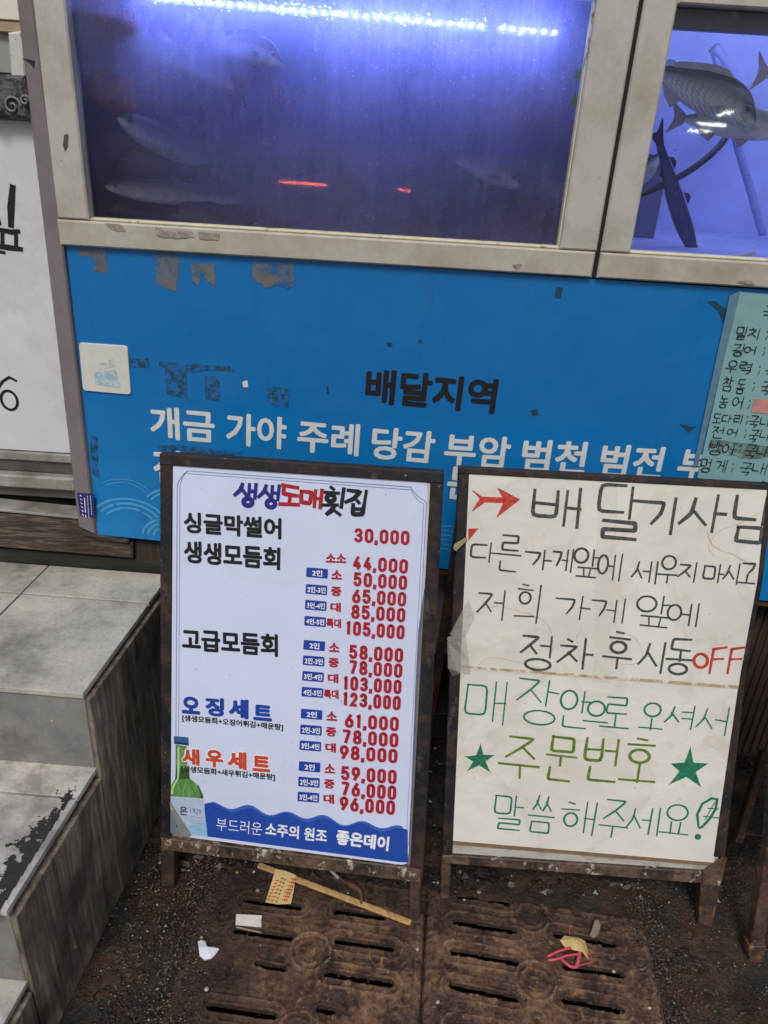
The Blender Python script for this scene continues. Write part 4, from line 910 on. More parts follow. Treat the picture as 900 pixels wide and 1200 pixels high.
# ================================================================== SIGNS
def sign_plane(foot_l, foot_r, lean):
    a = GROUND.hit(*foot_l); b = GROUND.hit(*foot_r); e = (b-a).normalized(); back = Vector((0, 0, 1)).cross(e)
    v = Vector((0, 0, 1))*math.cos(lean)+back*math.sin(lean); p = Plane(a, e, v); p.n = e.cross(v).normalized()
    if p.n.y > 0: p.n = -p.n
    return p
MP = sign_plane((196, 1041), (485, 1079), math.radians(11))
ms = root('menu_board', 'printed white menu board in a rusty black frame with red prices', 'menu board', tuple(MP.o))
T = .026
slab('frame_side', pxs(MP, (188, 532), (203, 536), (200, 996), (189, 994), off=.004), MP.n, T, RUST_DARK, ms, .002)
slab('frame_side', pxs(MP, (505, 553), (520.5, 555), (495.5, 1031), (480, 1027), off=.004), MP.n, T, RUST_DARK, ms, .002)
slab('frame_top', pxs(MP, (188, 531), (520, 553), (520, 566), (188, 544), off=.006), MP.n, T, RUST_DARK, ms, .002)
slab('frame_bottom', pxs(MP, (189, 980), (494, 1017), (493, 1033), (190, 994), off=.0055), MP.n, T, RUST_LOW, ms, .002)
slab('leg', pxs(MP, (188, 992), (204, 994), (204, 1040), (189, 1038), off=.002), MP.n, T*.9, RUST_LEG, ms, .002)
slab('leg', pxs(MP, (481, 1029), (494, 1031), (491, 1079), (479, 1077), off=.002), MP.n, T*.9, RUST_LEG, ms, .002)
for k, (px, py) in enumerate(((196, 560), (513, 580))):
    a = MP.hit(px, py, -.03); g = Vector((a.x+(.0 if k == 0 else -.0), a.y+.20, 0.0)); bar('back_leg', a, g, .022, .018, RUST_LEG, ms, (1, 0, 0))
slab('backing_board', pxs(MP, (199, 541), (510, 562), (484, 1022), (195, 988), off=-.006), MP.n, .004, flat('grey_backing_board', srgb(128, 128, 130), .6, .2, 20, srgb(80, 70, 62), 12), ms, 0)
po = slab('poster', pxs(MP, (200, 543), (505, 564.5), (503, 600), (500, 640), (497, 690), (490, 740), (487, 800), (479, 1000), (476, 1012), (470, 1013), (222, 981), (198, 944), off=.001), MP.n, .001, POSTER, ms, 0)
slab('worn_edge', pxs(MP, (500, 564), (505.5, 565), (503, 610), (498, 690), (496, 690), (501, 600), off=.0014), MP.n, .0003, POSTER_W, ms, 0)
slab('torn_edge', pxs(MP, (196.5, 548), (202, 548), (200, 930), (197, 935), off=.0016), MP.n, .0004, POSTER_W, ms, 0)
OFF = .0013
def ms_line(pts, w, mt='line'):
    s = Sheet(MP, OFF+.0004); pxstroke(s, pts, w); return s.build('border_line', INK[mt], ms)
def border(ins, w):
    def c(x, y): return (x, y)
    i = ins
    pts = [(220+0*i, 551.5+i), (482-0*i, 570.5+i)]
    for t in range(1, 8): a = t/8*math.pi/2; pts.append((482+(1-math.cos(a))*0+ (18-i)*math.sin(a)*.25 + (18-i)*(1-math.cos(a))*.75, 571+i+(18)*math.sin(a)*.75*.9+4*(1-math.cos(a))))
    pts += [(500-i, 589.5), (479-i, 990)]
    left = [(206+i, 945), (208+i, 569)]
    for t in range(1, 8): a = t/8*math.pi/2; left.append((208+i+(12-i)*(1-math.cos(a))*.75+(12-i)*math.sin(a)*.25, 569-17*math.sin(a)*.75-4*(1-math.cos(a))*1))
    left.append((220, 551.5+i))
    ms_line(pts, w); ms_line(left, w)
border(0, .0011); border(3.2, .0008)
# wave band at the bottom
s = Sheet(MP, OFF+.0002)
top = [(242, 941+4*0)]
top = [(x, 941+(x-240)*.132+3.6*math.cos((x-249)/43*2*math.pi*.98)*-1+1.5) for x in range(240, 479, 4)]
top[-1] = (478, top[-1][1])
def strip(s, top, bot):
    for i in range(len(top)-1):
        s.poly([s.pl.uv(s.pl.hit(*q)) for q in (top[i], top[i+1], bot[i+1], bot[i])]) if False else None
    n = len(top); b = len(s.V); 
    s.V += [s.pl.hit(*p, s.off) for p in top]+[s.pl.hit(*p, s.off) for p in bot]
    for i in range(n-1): s.F.append((b+i, b+i+1, b+n+i+1, b+n+i))
bot = [(x, 977+(x-222)*.133 if x < 470 else 1010) for x, _ in top]
strip(s, top, bot); s.build('wave_band', INK['wave'], ms)
s = Sheet(MP, OFF+.0005); strip(s, [(x, y-2.2+1.2*math.cos(x/13)) for x, y in top[2:-1:]], [(x, y+.6) for x, y in top[2:-1:]]); s.build('wave_crest', INK['wave2'], ms)
LO = OFF+.0006
def mt_(body, p0, p1, h, col, bold): return text(body, MP, p0, p1, h, LO, INK[col], ms, bold)
# brush title
s = Sheet(MP, LO)
U = {'생': [[(.30, .95), (.24, .68), (0, .42)], [(.27, .75), (.50, .48)], [(.60, .95), (.62, .42)], [(.88, 1.0), (.88, .36)], [(.62, .68), (.88, .66)], circ(.40, 0, .78, .33, 12)],
     '도': [[(.05, .95), (.85, .90)], [(.12, .93), (.14, .58), (.90, .54)], [(.52, .52), (.50, .12)], [(0, .10), (1, .14)]],
     '매': [[(.02, .84), (.06, .22), (.44, .20), (.48, .82), (.02, .84)], [(.64, .95), (.66, .05)], [(.92, 1), (.92, 0)], [(.66, .50), (.92, .52)]],
     '횟': [[(.28, 1.0), (.42, .92)], [(.02, .80), (.66, .80)], circ(.14, .48, .50, .72, 12), [(.32, .46), (.32, .36)], [(.0, .32), (.68, .38)], [(.86, .98), (.84, .30)], [(.50, .30), (.40, .12), (.22, .0)], [(.48, .18), (.82, 0)]],
     '집': [[(.05, .95), (.60, .92), (.35, .62), (.02, .46)], [(.38, .70), (.62, .50)], [(.88, 1.0), (.86, .42)], [(.36, .42), (.40, .02), (.84, .06), (.86, .44)], [(.38, .24), (.84, .25)]]}
for ch, bb, colr in (('생', (276, 566, 302, 592), 'navy'), ('생', (303, 568, 329, 594), 'navy'), ('도', (329, 568, 351, 594), 'red'), ('매', (352, 573, 379, 594), 'red'), ('횟', (379, 571, 405, 603), 'black'), ('집', (405, 574, 431, 603), 'black')):
    s = Sheet(MP, LO); place(s, ch, bb, .0088, .012, .06, U[ch]); s.build('title_letter', INK[colr], ms)
mt_('싱글막썰어', (216, 624), (330, 632), 25, 'black', .036)
mt_('생생모듬회', (216, 659), (328.5, 668), 26.5, 'black', .036)
mt_('고급모듬회', (214, 761.5), (326, 769.5), 26.5, 'black', .036)
for ch, xa, xb, h_ in (('오', 213.5, 235, 20.5), ('징', 241, 263, 22), ('세', 268.5, 291.5, 23), ('트', 297, 319, 18.5)):
    mt_(ch, (xa, 835.2+(xa-213)*.094), (xb, 835.2+(xb-213)*.094), h_, 'blue', .045)
mt_('[생생모듬회+오징어튀김+매운탕]', (214, 845.3), (332, 856.6), 8.6, 'black', .03)
for ch, xa, xb, h_ in (('새', 214, 234.5, 19.5), ('우', 241.5, 262, 20.5), ('세', 267, 289.5, 21), ('트', 296, 317, 18.5)):
    dy = (xa-214)*.094
    text(ch, MP, (xa-1.2, 896.2+dy), (xb+1.2, 898.2+dy), h_+2.4, LO+.0001, INK['white'], ms, .09)
    text(ch, MP, (xa, 895.0+dy), (xb, 897.0+dy), h_, LO+.0004, INK['orange'], ms, .045)
mt_('[생생모듬회+새우튀김+매운탕]', (213, 904.8), (322.5, 915), 8.6, 'black', .03)
rows = [('30,000', 414, 634, 480, 637.5, None, None), ('44,000', 412, 666, 478, 671, None, '소소'), ('50,000', 413, 685.5, 477, 690, '2인', '소'), ('65,000', 411.5, 705, 476, 709.5, '2인-3인', '중'), ('85,000', 410.5, 723.5, 475, 728, '3인-4인', '대'), ('105,000', 404, 742.5, 474, 748, '4인-5인', '특대'),
        ('58,000', 408, 770.5, 472.5, 775, '2인', '소'), ('78,000', 408, 788.5, 471.5, 793, '2인-3인', '중'), ('103,000', 401, 807, 470.5, 812, '3인-4인', '대'), ('123,000', 400.5, 825.5, 469.5, 831, '4인-5인', '특대'),
        ('61,000', 403, 851, 467.5, 855.5, '2인', '소'), ('78,000', 400, 869.5, 467, 874.5, '2인-3인', '중'), ('98,000', 397, 888, 466, 893, '3인-4인', '대'), ('59,000', 398.5, 912.5, 465, 917.5, '2인', '소'), ('76,000', 398.5, 930.5, 464.5, 936, '2인-3인', '중'), ('96,000', 397, 948, 463, 953.5, '3인-4인', '대')]
def rr(x0, y0, x1, y1, r_=.42):
    P = []; w_, h_ = x1-x0, y1-y0; rx = r_*w_; ry = min(r_*w_*.62, h_/2)
    for cx, cy, a0 in ((x1-rx, y1-ry, 0), (x1-rx, y0+ry, 90), (x0+rx, y0+ry, 180), (x0+rx, y1-ry, 270)):
        for k in range(5): t = math.radians(a0+k*22.5); P.append((cx+rx*math.sin(t), cy+ry*math.cos(t)))
    P.append(P[0]); return P
def arcp(cx, cy, rx, ry, a0, a1, n=10): return [(cx+rx*math.sin(math.radians(a0+(a1-a0)*k/n)), cy+ry*math.cos(math.radians(a0+(a1-a0)*k/n))) for k in range(n+1)]
DIG = {'0': [rr(.02, 0, .98, 1)], '1': [[(.30, .88), (.58, 1), (.58, 0)]], '2': [arcp(.5, .7, .46, .3, -80, 110)+[(.02, .0), (.98, .0)]],
       '3': [arcp(.48, .75, .46, .25, -75, 180)+arcp(.48, .25, .5, .25, 0, 255)[1:]], '4': [[(.66, 1), (0, .24), (1.05, .24)], [(.74, .52), (.74, 0)]],
       '5': [[(.92, 1), (.14, 1), (.08, .56)]+arcp(.48, .32, .5, .32, -40, 250)], '6': [[(.72, 1), (.12, .48)], rr(.02, 0, .98, .6)], '7': [[(0, 1), (1, 1), (.36, 0)]],
       '8': [rr(.08, .52, .92, 1), rr(.0, 0, 1, .5)], '9': [rr(.02, .4, .98, 1), [(.88, .52), (.28, 0)]], ',': [[(.6, .06), (.4, -.2)]]}
def price(body, p0, p1, hpx):
    s = Sheet(MP, LO); A = Vector(MP.uv(MP.hit(*p0))); B = Vector(MP.uv(MP.hit(*p1))); mid = ((p0[0]+p1[0])/2, (p0[1]+p1[1])/2)
    h = (MP.hit(mid[0], mid[1]-hpx)-MP.hit(*mid)).length; ex = B-A; L = ex.length; ex = ex.normalized(); ey = Vector((-ex.y, ex.x)); w = h*.21
    adv = {c: (.42 if c == ',' else .74 if c == '1' else 1.0) for c in '0123456789,'}; tot = sum(adv[c] for c in body); u = L/tot; x = 0
    for c in body:
        cw = u*adv[c]; m_ = cw*.08+w/2; iw = cw-2*m_
        if c == ',': iw = cw*.5; m_ = cw*.2
        for st in DIG[c]:
            P = cornered(st) if len(st) < 9 and c in '147' else st
            s.ribbon([tuple(A+ex*(x+m_+a*iw)+ey*(w/2+b*(h-w))) for a, b in P], w if c != ',' else w*1.05, False)
        x += cw
    return s.build('lettering', INK['red'], ms)
for body, x0, y0, x1, y1, pill, size in rows:
    price(body, (x0, y0+1.0), (x1+.8, y1+1.2), 16.8)
    xr = x0 if len(body) < 7 else x0+7
    k = (y0-685)/270.0; px0 = 359.5-k*10.5; yc = y0-12.0 - (2.8 if len(body) < 7 else 3)
    if size:
        sx0 = {1: 388.5, 2: 384.5}[len(size)]-k*9.5 if pill else 382; sx1 = sx0+(12.5 if len(size) == 1 else (24 if not pill else 17.5))
        text(size, MP, (sx0, yc+7.5), (sx1, yc+8.3), 11.0, LO, INK['red'], ms, .04)
    if pill:
        q = [(px0, yc-6.2), (px0+25, yc-4.2), (px0+24.6, yc+6.9), (px0-.6, yc+4.9)]
        p = slab('price_pill', rounded(MP, q, .0022, LO), MP.n, .0004, INK['blue'], ms, 0)
        wpx_ = (6.5, 18.5) if len(pill) == 2 else (1.8, 23)
        text(pill, MP, (px0+wpx_[0], yc+3.2+wpx_[0]*.06), (px0+wpx_[1], yc+3.4+wpx_[1]*.06), 7.2, LO+.0004, INK['white'], p, .03)
text('부드러운', MP, (254, 972), (307, 978.5), 15, LO+.0003, INK['white'], ms, -.004)
text('소주의 원조', MP, (311, 978), (383, 987), 15.5, LO+.0003, INK['white'], ms, .028)
text('좋은데이', MP, (393.5, 988.5), (455, 997), 17.5, LO+.0003, INK['white'], ms, .04)
# printed bottle
def outline(s, pts): b = len(s.V); s.V += [s.pl.hit(*p, s.off) for p in pts]; s.F.append(tuple(range(b, b+len(pts))))
def layer(name, pts, off, mt, par): s = Sheet(MP, off); outline(s, pts); return s.build(name, mt, par)
bg_ = m_wood('bottle_green_print', srgb(48, 98, 44), srgb(96, 150, 78), srgb(150, 192, 124), (60, 60, 1.5))
bo = layer('bottle_print', [(206.5, 872), (219, 874), (220, 905), (223, 912), (233, 920), (238.5, 932), (238.5, 935), (197.5, 932), (199, 922), (205.5, 912), (206.5, 903)], LO-.0001, bg_, ms)
layer('bottle_cap', [(204, 862), (221, 863.5), (221.5, 873), (204.5, 871)], LO+.0001, flat('bottle_cap_print', srgb(52, 92, 140), .4, .3, 300), bo)
layer('bottle_neck_shade', [(206.5, 899), (222, 901), (222.5, 912), (205.5, 913)], LO+.00005, flat('bottle_dark_print', srgb(58, 92, 48), .5), bo)
layer('bottle_highlight', [(208.5, 874), (210.5, 874), (211, 898), (210, 911), (204.5, 922), (203, 930), (200.5, 930), (202, 921), (208, 911)], LO+.00008, flat('bottle_light_print', srgb(176, 212, 150), .5), bo)
layer('bottle_cap_band', [(204.2, 868.5), (221.5, 870.5), (221.5, 873), (204.5, 871)], LO+.0002, flat('cap_dark_print', srgb(30, 58, 100), .4), bo)
layer('bottle_edge_shade', [(232, 919.5), (233.2, 920), (238.5, 932), (238.5, 935), (235.5, 934.8), (235, 930)], LO+.00008, flat('bottle_dark_print', srgb(58, 92, 48)), bo)
layer('bottle_label', [(198, 932), (238.5, 935), (243.5, 979), (198, 974)], LO+.0001, flat('bottle_label_print', srgb(176, 194, 218), .5, .08), bo)
layer('bottle_label_foot', [(222, 967), (242, 963), (243.5, 980), (221, 977)], LO+.0002, flat('bottle_foot_print', srgb(140, 190, 222), .5, .1, 90), bo)
layer('bottle_side_shade', [(198, 945), (213, 962), (221, 977), (198, 975)], LO+.00015, flat('bottle_grey_print', srgb(108, 124, 132), .5, .1), bo)
text('은', MP, (211, 954), (220, 955), 10, LO+.0004, INK['black'], bo, .02); text('1929', MP, (223.5, 952), (236, 954), 6, LO+.0004, INK['line'], bo, .0)
text('데', MP, (207, 970), (214, 971), 8, LO+.0004, INK['black'], bo, .02)
s = Sheet(MP, LO+.0004)
for yy in (957, 961, 964): pxstroke(s, [(224, yy-1), (238, yy+1)], .0009)
s.build('bottle_small_print', INK['line'], bo)
layer('torn_corner', [(196.5, 933), (225, 977), (222, 981), (212, 977), (205, 958)], LO+.0008, flat('torn_grey_paper', srgb(128, 134, 132), .6, .1), ms)
s = Sheet(MP, LO+.0009); pxstroke(s, [(196.5, 934), (200, 941), (202, 948)], .002); s.build('yellow_tear', flat('yellowed_edge', srgb(196, 178, 70), .6), ms)
s = Sheet(MP, LO+.0005)
for _ in range(26):
    x, y = random.uniform(225, 470), random.uniform(560, 930); pxstroke(s, [(x, y), (x+random.uniform(.3, 1.2), y+random.uniform(.5, 2.0))], random.uniform(.0006, .0016))
s.build('specks', flat('speck_grey', srgb(128, 134, 160), .7, .2), ms)['kind'] = 'stuff'

# ---- handwritten board
HP = sign_plane((521, 1053), (827, 1084), math.radians(14))
hs_ = root('handwritten_board', 'cream board with handwritten Korean notice and green stars in a rusty frame', 'sign board', tuple(HP.o))
slab('frame_side', pxs(HP, (537, 548), (550, 552), (530, 1003), (517.5, 1001), off=.004), HP.n, T, RUST_DARK, hs_, .002)
slab('frame_side', pxs(HP, (899, 566), (907, 568), (893, 680), (874, 790), (849, 1005), (836, 1003), (867, 790), (887, 680), off=.004), HP.n, T, RUST_DARK, hs_, .002)
slab('frame_top', pxs(HP, (537, 547), (908, 567.5), (907, 574), (537, 554.5), off=.006), HP.n, T, RUST_DARK, hs_, .002)
slab('frame_bottom', pxs(HP, (518, 1000), (838, 1021), (838, 1035), (518, 1010), off=.0055), HP.n, T, RUST_LOW, hs_, .002)
slab('leg', pxs(HP, (517, 1003), (529, 1005), (526, 1053), (516, 1052), off=.002), HP.n, T*.9, RUST_LEG, hs_, .002)
slab('leg', pxs(HP, (821, 1030), (838, 1029), (849, 1004), (852, 1006), (834, 1086), (818, 1083), off=.002), HP.n, T*.9, RUST_LEG, hs_, .002)
slab('corner_plate', pxs(HP, (822, 1020), (846, 1002), (848, 1014), (842, 1036), (822, 1034), off=.0075), HP.n, .004, RUST_LOW, hs_, .001)
for k, (px, py) in enumerate(((545, 580), (898, 600))):
    a = HP.hit(px, py, -.03); bar('back_leg', a, Vector((a.x+(.0 if k == 0 else -.12), a.y+.22, 0)), .022, .018, RUST_LEG, hs_, (1, 0, 0))
def m_corr():
    a = N('corrugated_plastic'); g = a.n('ShaderNodeSeparateXYZ'); a.l(a.coord(), g.inputs[0]); w = a.math('SINE', a.math('MULTIPLY', g.outputs['X'], 6.283/.0045))
    col = a.mix(a.ramp(a.noise(10, 8, .7, a.coord((1, 1, 4))), [(.48, 0.0), (.66, .85)]), srgb(190, 190, 182), srgb(134, 112, 84)); a.base(col); a.rough(.5); a.bump(w, .0006); return a.m
slab('backing_board', pxs(HP, (541, 551), (904, 571), (840, 1024), (522, 1003), off=-.003), HP.n, .005, m_corr(), hs_, 0)
slab('paper', pxs(HP, (549.5, 553), (722, 561), (900, 572), (887.5, 680), (867.5, 806), (700, 795), (531, 783), (541, 660), off=.0022), HP.n, .0012, PAPER, hs_, 0)
slab('paper', pxs(HP, (532, 779), (700, 791), (869, 803), (852, 900), (836, 1013), (700, 1001), (526, 987), (529, 880), off=.0008), HP.n, .0012, PAPER, hs_, 0)
slab('edge_strip', pxs(HP, (531, 778.5), (867, 803), (867, 806.5), (531, 781.5), off=.0027), HP.n, .0003, flat('yellowed_fold', srgb(176, 152, 116), .6, .2, 50, srgb(214, 208, 190), 60, (.5, .6)), hs_, 0)
slab('edge_strip', pxs(HP, (526, 984.5), (836, 1010.5), (835, 1014.5), (526, 989), off=.0014), HP.n, .0003, flat('brown_fold', srgb(122, 100, 74), .6, .2, 50), hs_, 0)
# clear tape at the left edge
def clear(name, c, al):
    a = N(name); a.base(c); a.rough(.2); a.b.inputs['Alpha'].default_value = al; a.bump(a.noise(60, 4), .004); return a.m
TAPE = clear('clear_tape', srgb(206, 206, 196), .22)
for q in ([(524, 745), (545, 738), (552, 788), (540, 786), (525, 782)], [(527, 742), (549, 700), (556, 722), (545, 745)]): slab('tape', pxs(HP, *q, off=.0075), HP.n, .0004, TAPE, hs_, 0)
slab('tape', pxs(HP, (700, 556), (724, 557), (716, 800), (694, 798), off=.0024), HP.n, .0001, clear('pale_crease', srgb(236, 234, 226), .10), hs_, 0)  # no tape here: faint pale film painting the lighter crease down the paper
V = []; 
tape_crumple = mesh('crumpled_tape', [HP.hit(*p[:2], p[2]) for p in ((526, 752, .008), (534, 748, .02), (546, 752, .008), (528, 765, .018), (537, 762, .010), (549, 770, .014), (524, 778, .012), (538, 784, .022), (550, 786, .008), (530, 790, .01))],
     [(0, 1, 4, 3), (1, 2, 5, 4), (3, 4, 7, 6), (4, 5, 8, 7), (6, 7, 9)], TAPE, hs_)
tw = mesh('tape_twist', [HP.hit(*p[:2], p[2]) for p in ((531, 640, .02), (546, 628, .010), (548, 631, .008), (534, 643, .018), (532, 636, .012))], [(0, 1, 2, 3), (0, 4, 1)], flat('yellow_tape', srgb(160, 146, 116), .5), hs_)
# damp tide marks round the old tape
def tide(pts, w=.0012, k=0):
    s = Sheet(HP, .0026 if max(p[1] for p in pts) < 800 else .0013); P = [s.pl.uv(s.pl.hit(x, y)) for x, y in pts]; P = smooth_line([Vector(p) for p in P], 8)
    P = [(p.x+noise.noise(Vector((p.x*80, p.y*80, k)))*.002, p.y+noise.noise(Vector((p.x*80, p.y*80, k+4)))*.002) for p in P]; s.ribbon(P, w); s.build('damp_mark', flat('damp_mark', srgb(188, 172, 142), .6, .12, 60, srgb(206, 196, 172), 50, (.45, .6)), hs_)
tide([(547, 722), (575, 710), (608, 716), (638, 728), (648, 752), (640, 784)], .0014); tide([(712, 760), (724, 742), (745, 748), (752, 772), (730, 778), (713, 770)], .0011, 3); tide([(828, 622), (836, 640), (860, 650), (880, 662)], .0016, 2); tide([(892, 600), (868, 612), (842, 622), (830, 640), (838, 652)], .0012, 5)
tide([(560, 780), (580, 770), (640, 784)], .001, 6); tide([(683, 734), (676, 750), (682, 780)], .001, 7)
H1 = lambda b: (520+b[0]/2.368, 530+b[1]/2.368, 520+b[2]/2.368, 530+b[3]/2.368)
H2 = lambda b: (510+b[0]/2.308, 770+b[1]/2.308, 510+b[2]/2.308, 770+b[3]/2.308)
def write(items, conv, w, mt, off, jit=.025):
    s = Sheet(HP, off)
    for ch, bb in items: place(s, ch, conv(bb), w, jit)
    return s.build('lettering', MARK[mt], hs_)
write([('배', (243, 100, 383, 205)), ('달', (425, 92, 550, 238)), ('기', (535, 125, 648, 222)), ('사', (655, 120, 785, 222)), ('님', (805, 122, 895, 245))], H1, .0078, 'black', .0026)
write([('다', (75, 250, 150, 305)), ('른', (150, 232, 214, 332)), ('가', (225, 270, 298, 325)), ('게', (300, 268, 357, 330)), ('앞', (360, 268, 430, 345)), ('에', (425, 280, 490, 355))], H1, .0044, 'thin', .0026)
write([('세', (523, 300, 590, 360)), ('우', (595, 288, 648, 360)), ('지', (650, 305, 702, 357)), ('마', (720, 312, 776, 362)), ('시', (776, 308, 820, 364)), ('고', (820, 306, 866, 364))], H1, .0044, 'thin', .0026)
write([('저', (92, 380, 175, 460)), ('희', (198, 368, 268, 472)), ('가', (310, 398, 405, 462)), ('게', (408, 405, 502, 470)), ('앞', (532, 398, 630, 480)), ('에', (618, 418, 708, 480))], H1, .0044, 'thin', .0026)
write([('정', (212, 508, 304, 602)), ('차', (318, 516, 412, 600)), ('후', (443, 502, 520, 600)), ('시', (543, 525, 614, 608)), ('동', (618, 515, 690, 615))], H1, .0060, 'black', .0026)
s = Sheet(HP, .0026)
def h1(s, pts, w): s.ribbon([s.pl.uv(s.pl.hit(520+x/2.368, 530+y/2.368)) for x, y in pts], w)
def h2(s, pts, w): s.ribbon([s.pl.uv(s.pl.hit(510+x/2.308, 770+y/2.308)) for x, y in pts], w)
h1(s, [(712+19*math.sin(t/14*6.283), 577-19*math.cos(t/14*6.283)) for t in range(15)], .0062)
for x in (748, 798): h1(s, [(x+36, 540), (x, 545), (x-12, 612)], .0058); h1(s, [(x-4, 573), (x+26, 572)], .0058)
s.build('lettering', MARK['red'], hs_)
s = Sheet(HP, .0026)
h1(s, [(80, 106), (108, 128), (96, 136), (80, 162)], .0028); 
for tri in ([(80, 104), (112, 126), (104, 134)], [(104, 128), (112, 140), (79, 164)], [(98, 122), (178, 125), (176, 141), (98, 138)], [(148, 97), (212, 130), (176, 133)], [(176, 130), (212, 130), (145, 182)], [(148, 97), (177, 125), (170, 140)], [(170, 128), (180, 136), (145, 182)]):
    s.poly([s.pl.uv(s.pl.hit(520+x/2.368, 530+y/2.368)) for x, y in tri])
s.build('red_arrow', MARK['red'], hs_)
s = Sheet(HP, .0026); s.poly([s.pl.uv(s.pl.hit(520+x/2.368, 530+y/2.368)) for x, y in [(68, 211), (97, 210), (68, 245)]]); s.build('red_arrow_tip', MARK['red'], hs_)
write([('매', (85, 64, 195, 178)), ('장', (222, 60, 332, 180)), ('안', (335, 92, 417, 190)), ('으', (403, 118, 467, 182)), ('로', (450, 108, 527, 195)), ('오', (555, 125, 617, 197)), ('셔', (620, 128, 702, 190)), ('서', (707, 133, 797, 210))], H2, .0042, 'green', .0014)
write([('주', (178, 216, 284, 325)), ('문', (298, 218, 380, 335)), ('번', (403, 220, 497, 337)), ('호', (502, 225, 600, 342))], H2, .0066, 'olive', .0014)
write([('말', (158, 376, 237, 466)), ('씀', (252, 376, 323, 474)), ('해', (342, 388, 437, 477)), ('주', (443, 386, 522, 487)), ('세', (520, 403, 605, 477)), ('요', (612, 398, 690, 482))], H2, .0042, 'green', .0014)
s = Sheet(HP, .0014)
h2(s, [(712, 458), (708, 425), (722, 396), (748, 381), (762, 384), (758, 410), (742, 436), (722, 458), (714, 462)], .0056); h2(s, [(738, 408), (765, 410)], .0036); h2(s, [(726, 430), (766, 434)], .0036); h2(s, [(730, 438), (755, 392)], .0024)
h2(s, [(710+5*math.sin(t/8*6.283), 485-5*math.cos(t/8*6.283)) for t in range(9)], .0056)
s.build('leaf_mark', MARK['green'], hs_)
def star(tips, k):
    s = Sheet(HP, .0014); c = (sum(t[0] for t in tips)/5, sum(t[1] for t in tips)/5); P = []
    for i in range(5):
        a, b = tips[i], tips[(i+1) % 5]; P.append(a); P.append((c[0]+((a[0]+b[0])/2-c[0])*.47, c[1]+((a[1]+b[1])/2-c[1])*.47))
    Q = [s.pl.uv(s.pl.hit(510+x/2.308, 770+y/2.308)) for x, y in P]; cc = s.pl.uv(s.pl.hit(510+c[0]/2.308, 770+c[1]/2.308))
    b = len(s.V); s.V.append(s.pl.at(*cc, s.off)); s.V += [s.pl.at(*q, s.off) for q in Q]; s.F += [(b, b+1+i, b+1+(i+1) % 10) for i in range(10)]
    s.off += .0001
    for i in range(5): s.ribbon([Q[2*i], tuple(Vector(Q[2*i]).lerp(Vector(cc), .85))], .0016)
    return s.build('green_star', MARK['green'], hs_)
star([(123, 233), (160, 264), (149, 311), (87, 307), (80, 268)], 0); star([(690, 242), (738, 287), (718, 350), (632, 344), (637, 287)], 1)
s = Sheet(HP, .0028)
for _ in range(40):
    x, y = random.uniform(560, 860), random.uniform(570, 980); 
    if x > 895-(y-570)*.14: continue
    pxstroke(s, [(x, y), (x+random.uniform(.3, 1), y+random.uniform(.2, 1.0))], random.uniform(.0006, .0013))
s.build('specks', flat('speck_brown', srgb(120, 108, 86), .7, .2), hs_)['kind'] = 'stuff'

# ---- third frame at the right edge, with a stray strut
TP = sign_plane((886, 1128), (980, 1135), math.radians(12))
tf = root('sign_frame', 'rusty leg of another sign frame cut off by the right edge', 'sign frame', tuple(TP.o))
slab('leg', pxs(TP, (899, 995), (913, 990), (896, 1112), (894, 1129), (878, 1128), (880, 1108), off=.0), TP.n, .026, RUST_LEG, tf, .002)
slab('foot_plate', pxs(TP, (877, 1108), (897, 1108), (896, 1120), (876, 1119), off=.003), TP.n, .03, RUST_LEG, tf, .002)
slab('frame_side', pxs(TP, (925, 700), (938, 700), (913, 990), (899, 994), off=.0), TP.n, .024, RUST_DARK, tf, .002)
slab('frame_bottom', pxs(TP, (912, 985), (1060, 1000), (1060, 1016), (912, 1000), off=.001), TP.n, .024, RUST_LOW, tf, .002)
slab('board', pxs(TP, (936, 700), (1080, 710), (1056, 998), (914, 984), off=-.004), TP.n, .006, PAPER, tf, 0)
sp = wallat(1.42)
o = bar('strut', wallat(1.34).hit(896, 880), wallat(1.26).hit(864, 985), .018, .018, RUST_LEG, None, (0, 1, 0)); tag(o, 'slanted rusty strut in the shadow right of the handwritten board', 'strut')
o = bar('crossbar', wallat(1.36).hit(862, 975), wallat(1.36).hit(925, 985), .018, .016, RUST_LEG, None, (0, 1, 0)); tag(o, 'level rusty crossbar behind the slanted strut', 'crossbar')

# ================================================================== LITTER
def gpt(x, y, z=.004): p = GROUND.hit(x, y); p.z = z; return p
o = bar('wooden_lath', gpt(303, 1018, .012), gpt(481, 1085, .010), .0135, .004, STICKW, None, (0, 0, 1), .0008); tag(o, 'split raw wooden lath lying across the left drain cover', 'lath')
lb = root('paper_label', 'crumpled yellow and red printed paper label on the wooden lath', 'label', tuple(gpt(328, 1045, .003)))
LQ = [(323, 1024, .016), (335, 1027, .018), (347, 1031, .015), (317, 1042, .010), (331, 1046, .012), (344, 1048, .009), (311, 1060, .007), (326, 1062, .006), (341, 1062, .008)]
mesh('paper', [gpt(*q) for q in LQ], [(0, 3, 4, 1), (1, 4, 5, 2), (3, 6, 7, 4), (4, 7, 8, 5)], flat('yellow_label_paper', srgb(206, 180, 122), .6, .1, 60), lb)
LBL = Plane(gpt(311, 1060, .0078), (gpt(341, 1062, .0084)-gpt(311, 1060, .0078)), (gpt(323, 1024, .0172)-gpt(311, 1060, .0078))); LBL.n = LBL.e.cross(LBL.v).normalized(); LBL.n = LBL.n if LBL.n.z > 0 else -LBL.n
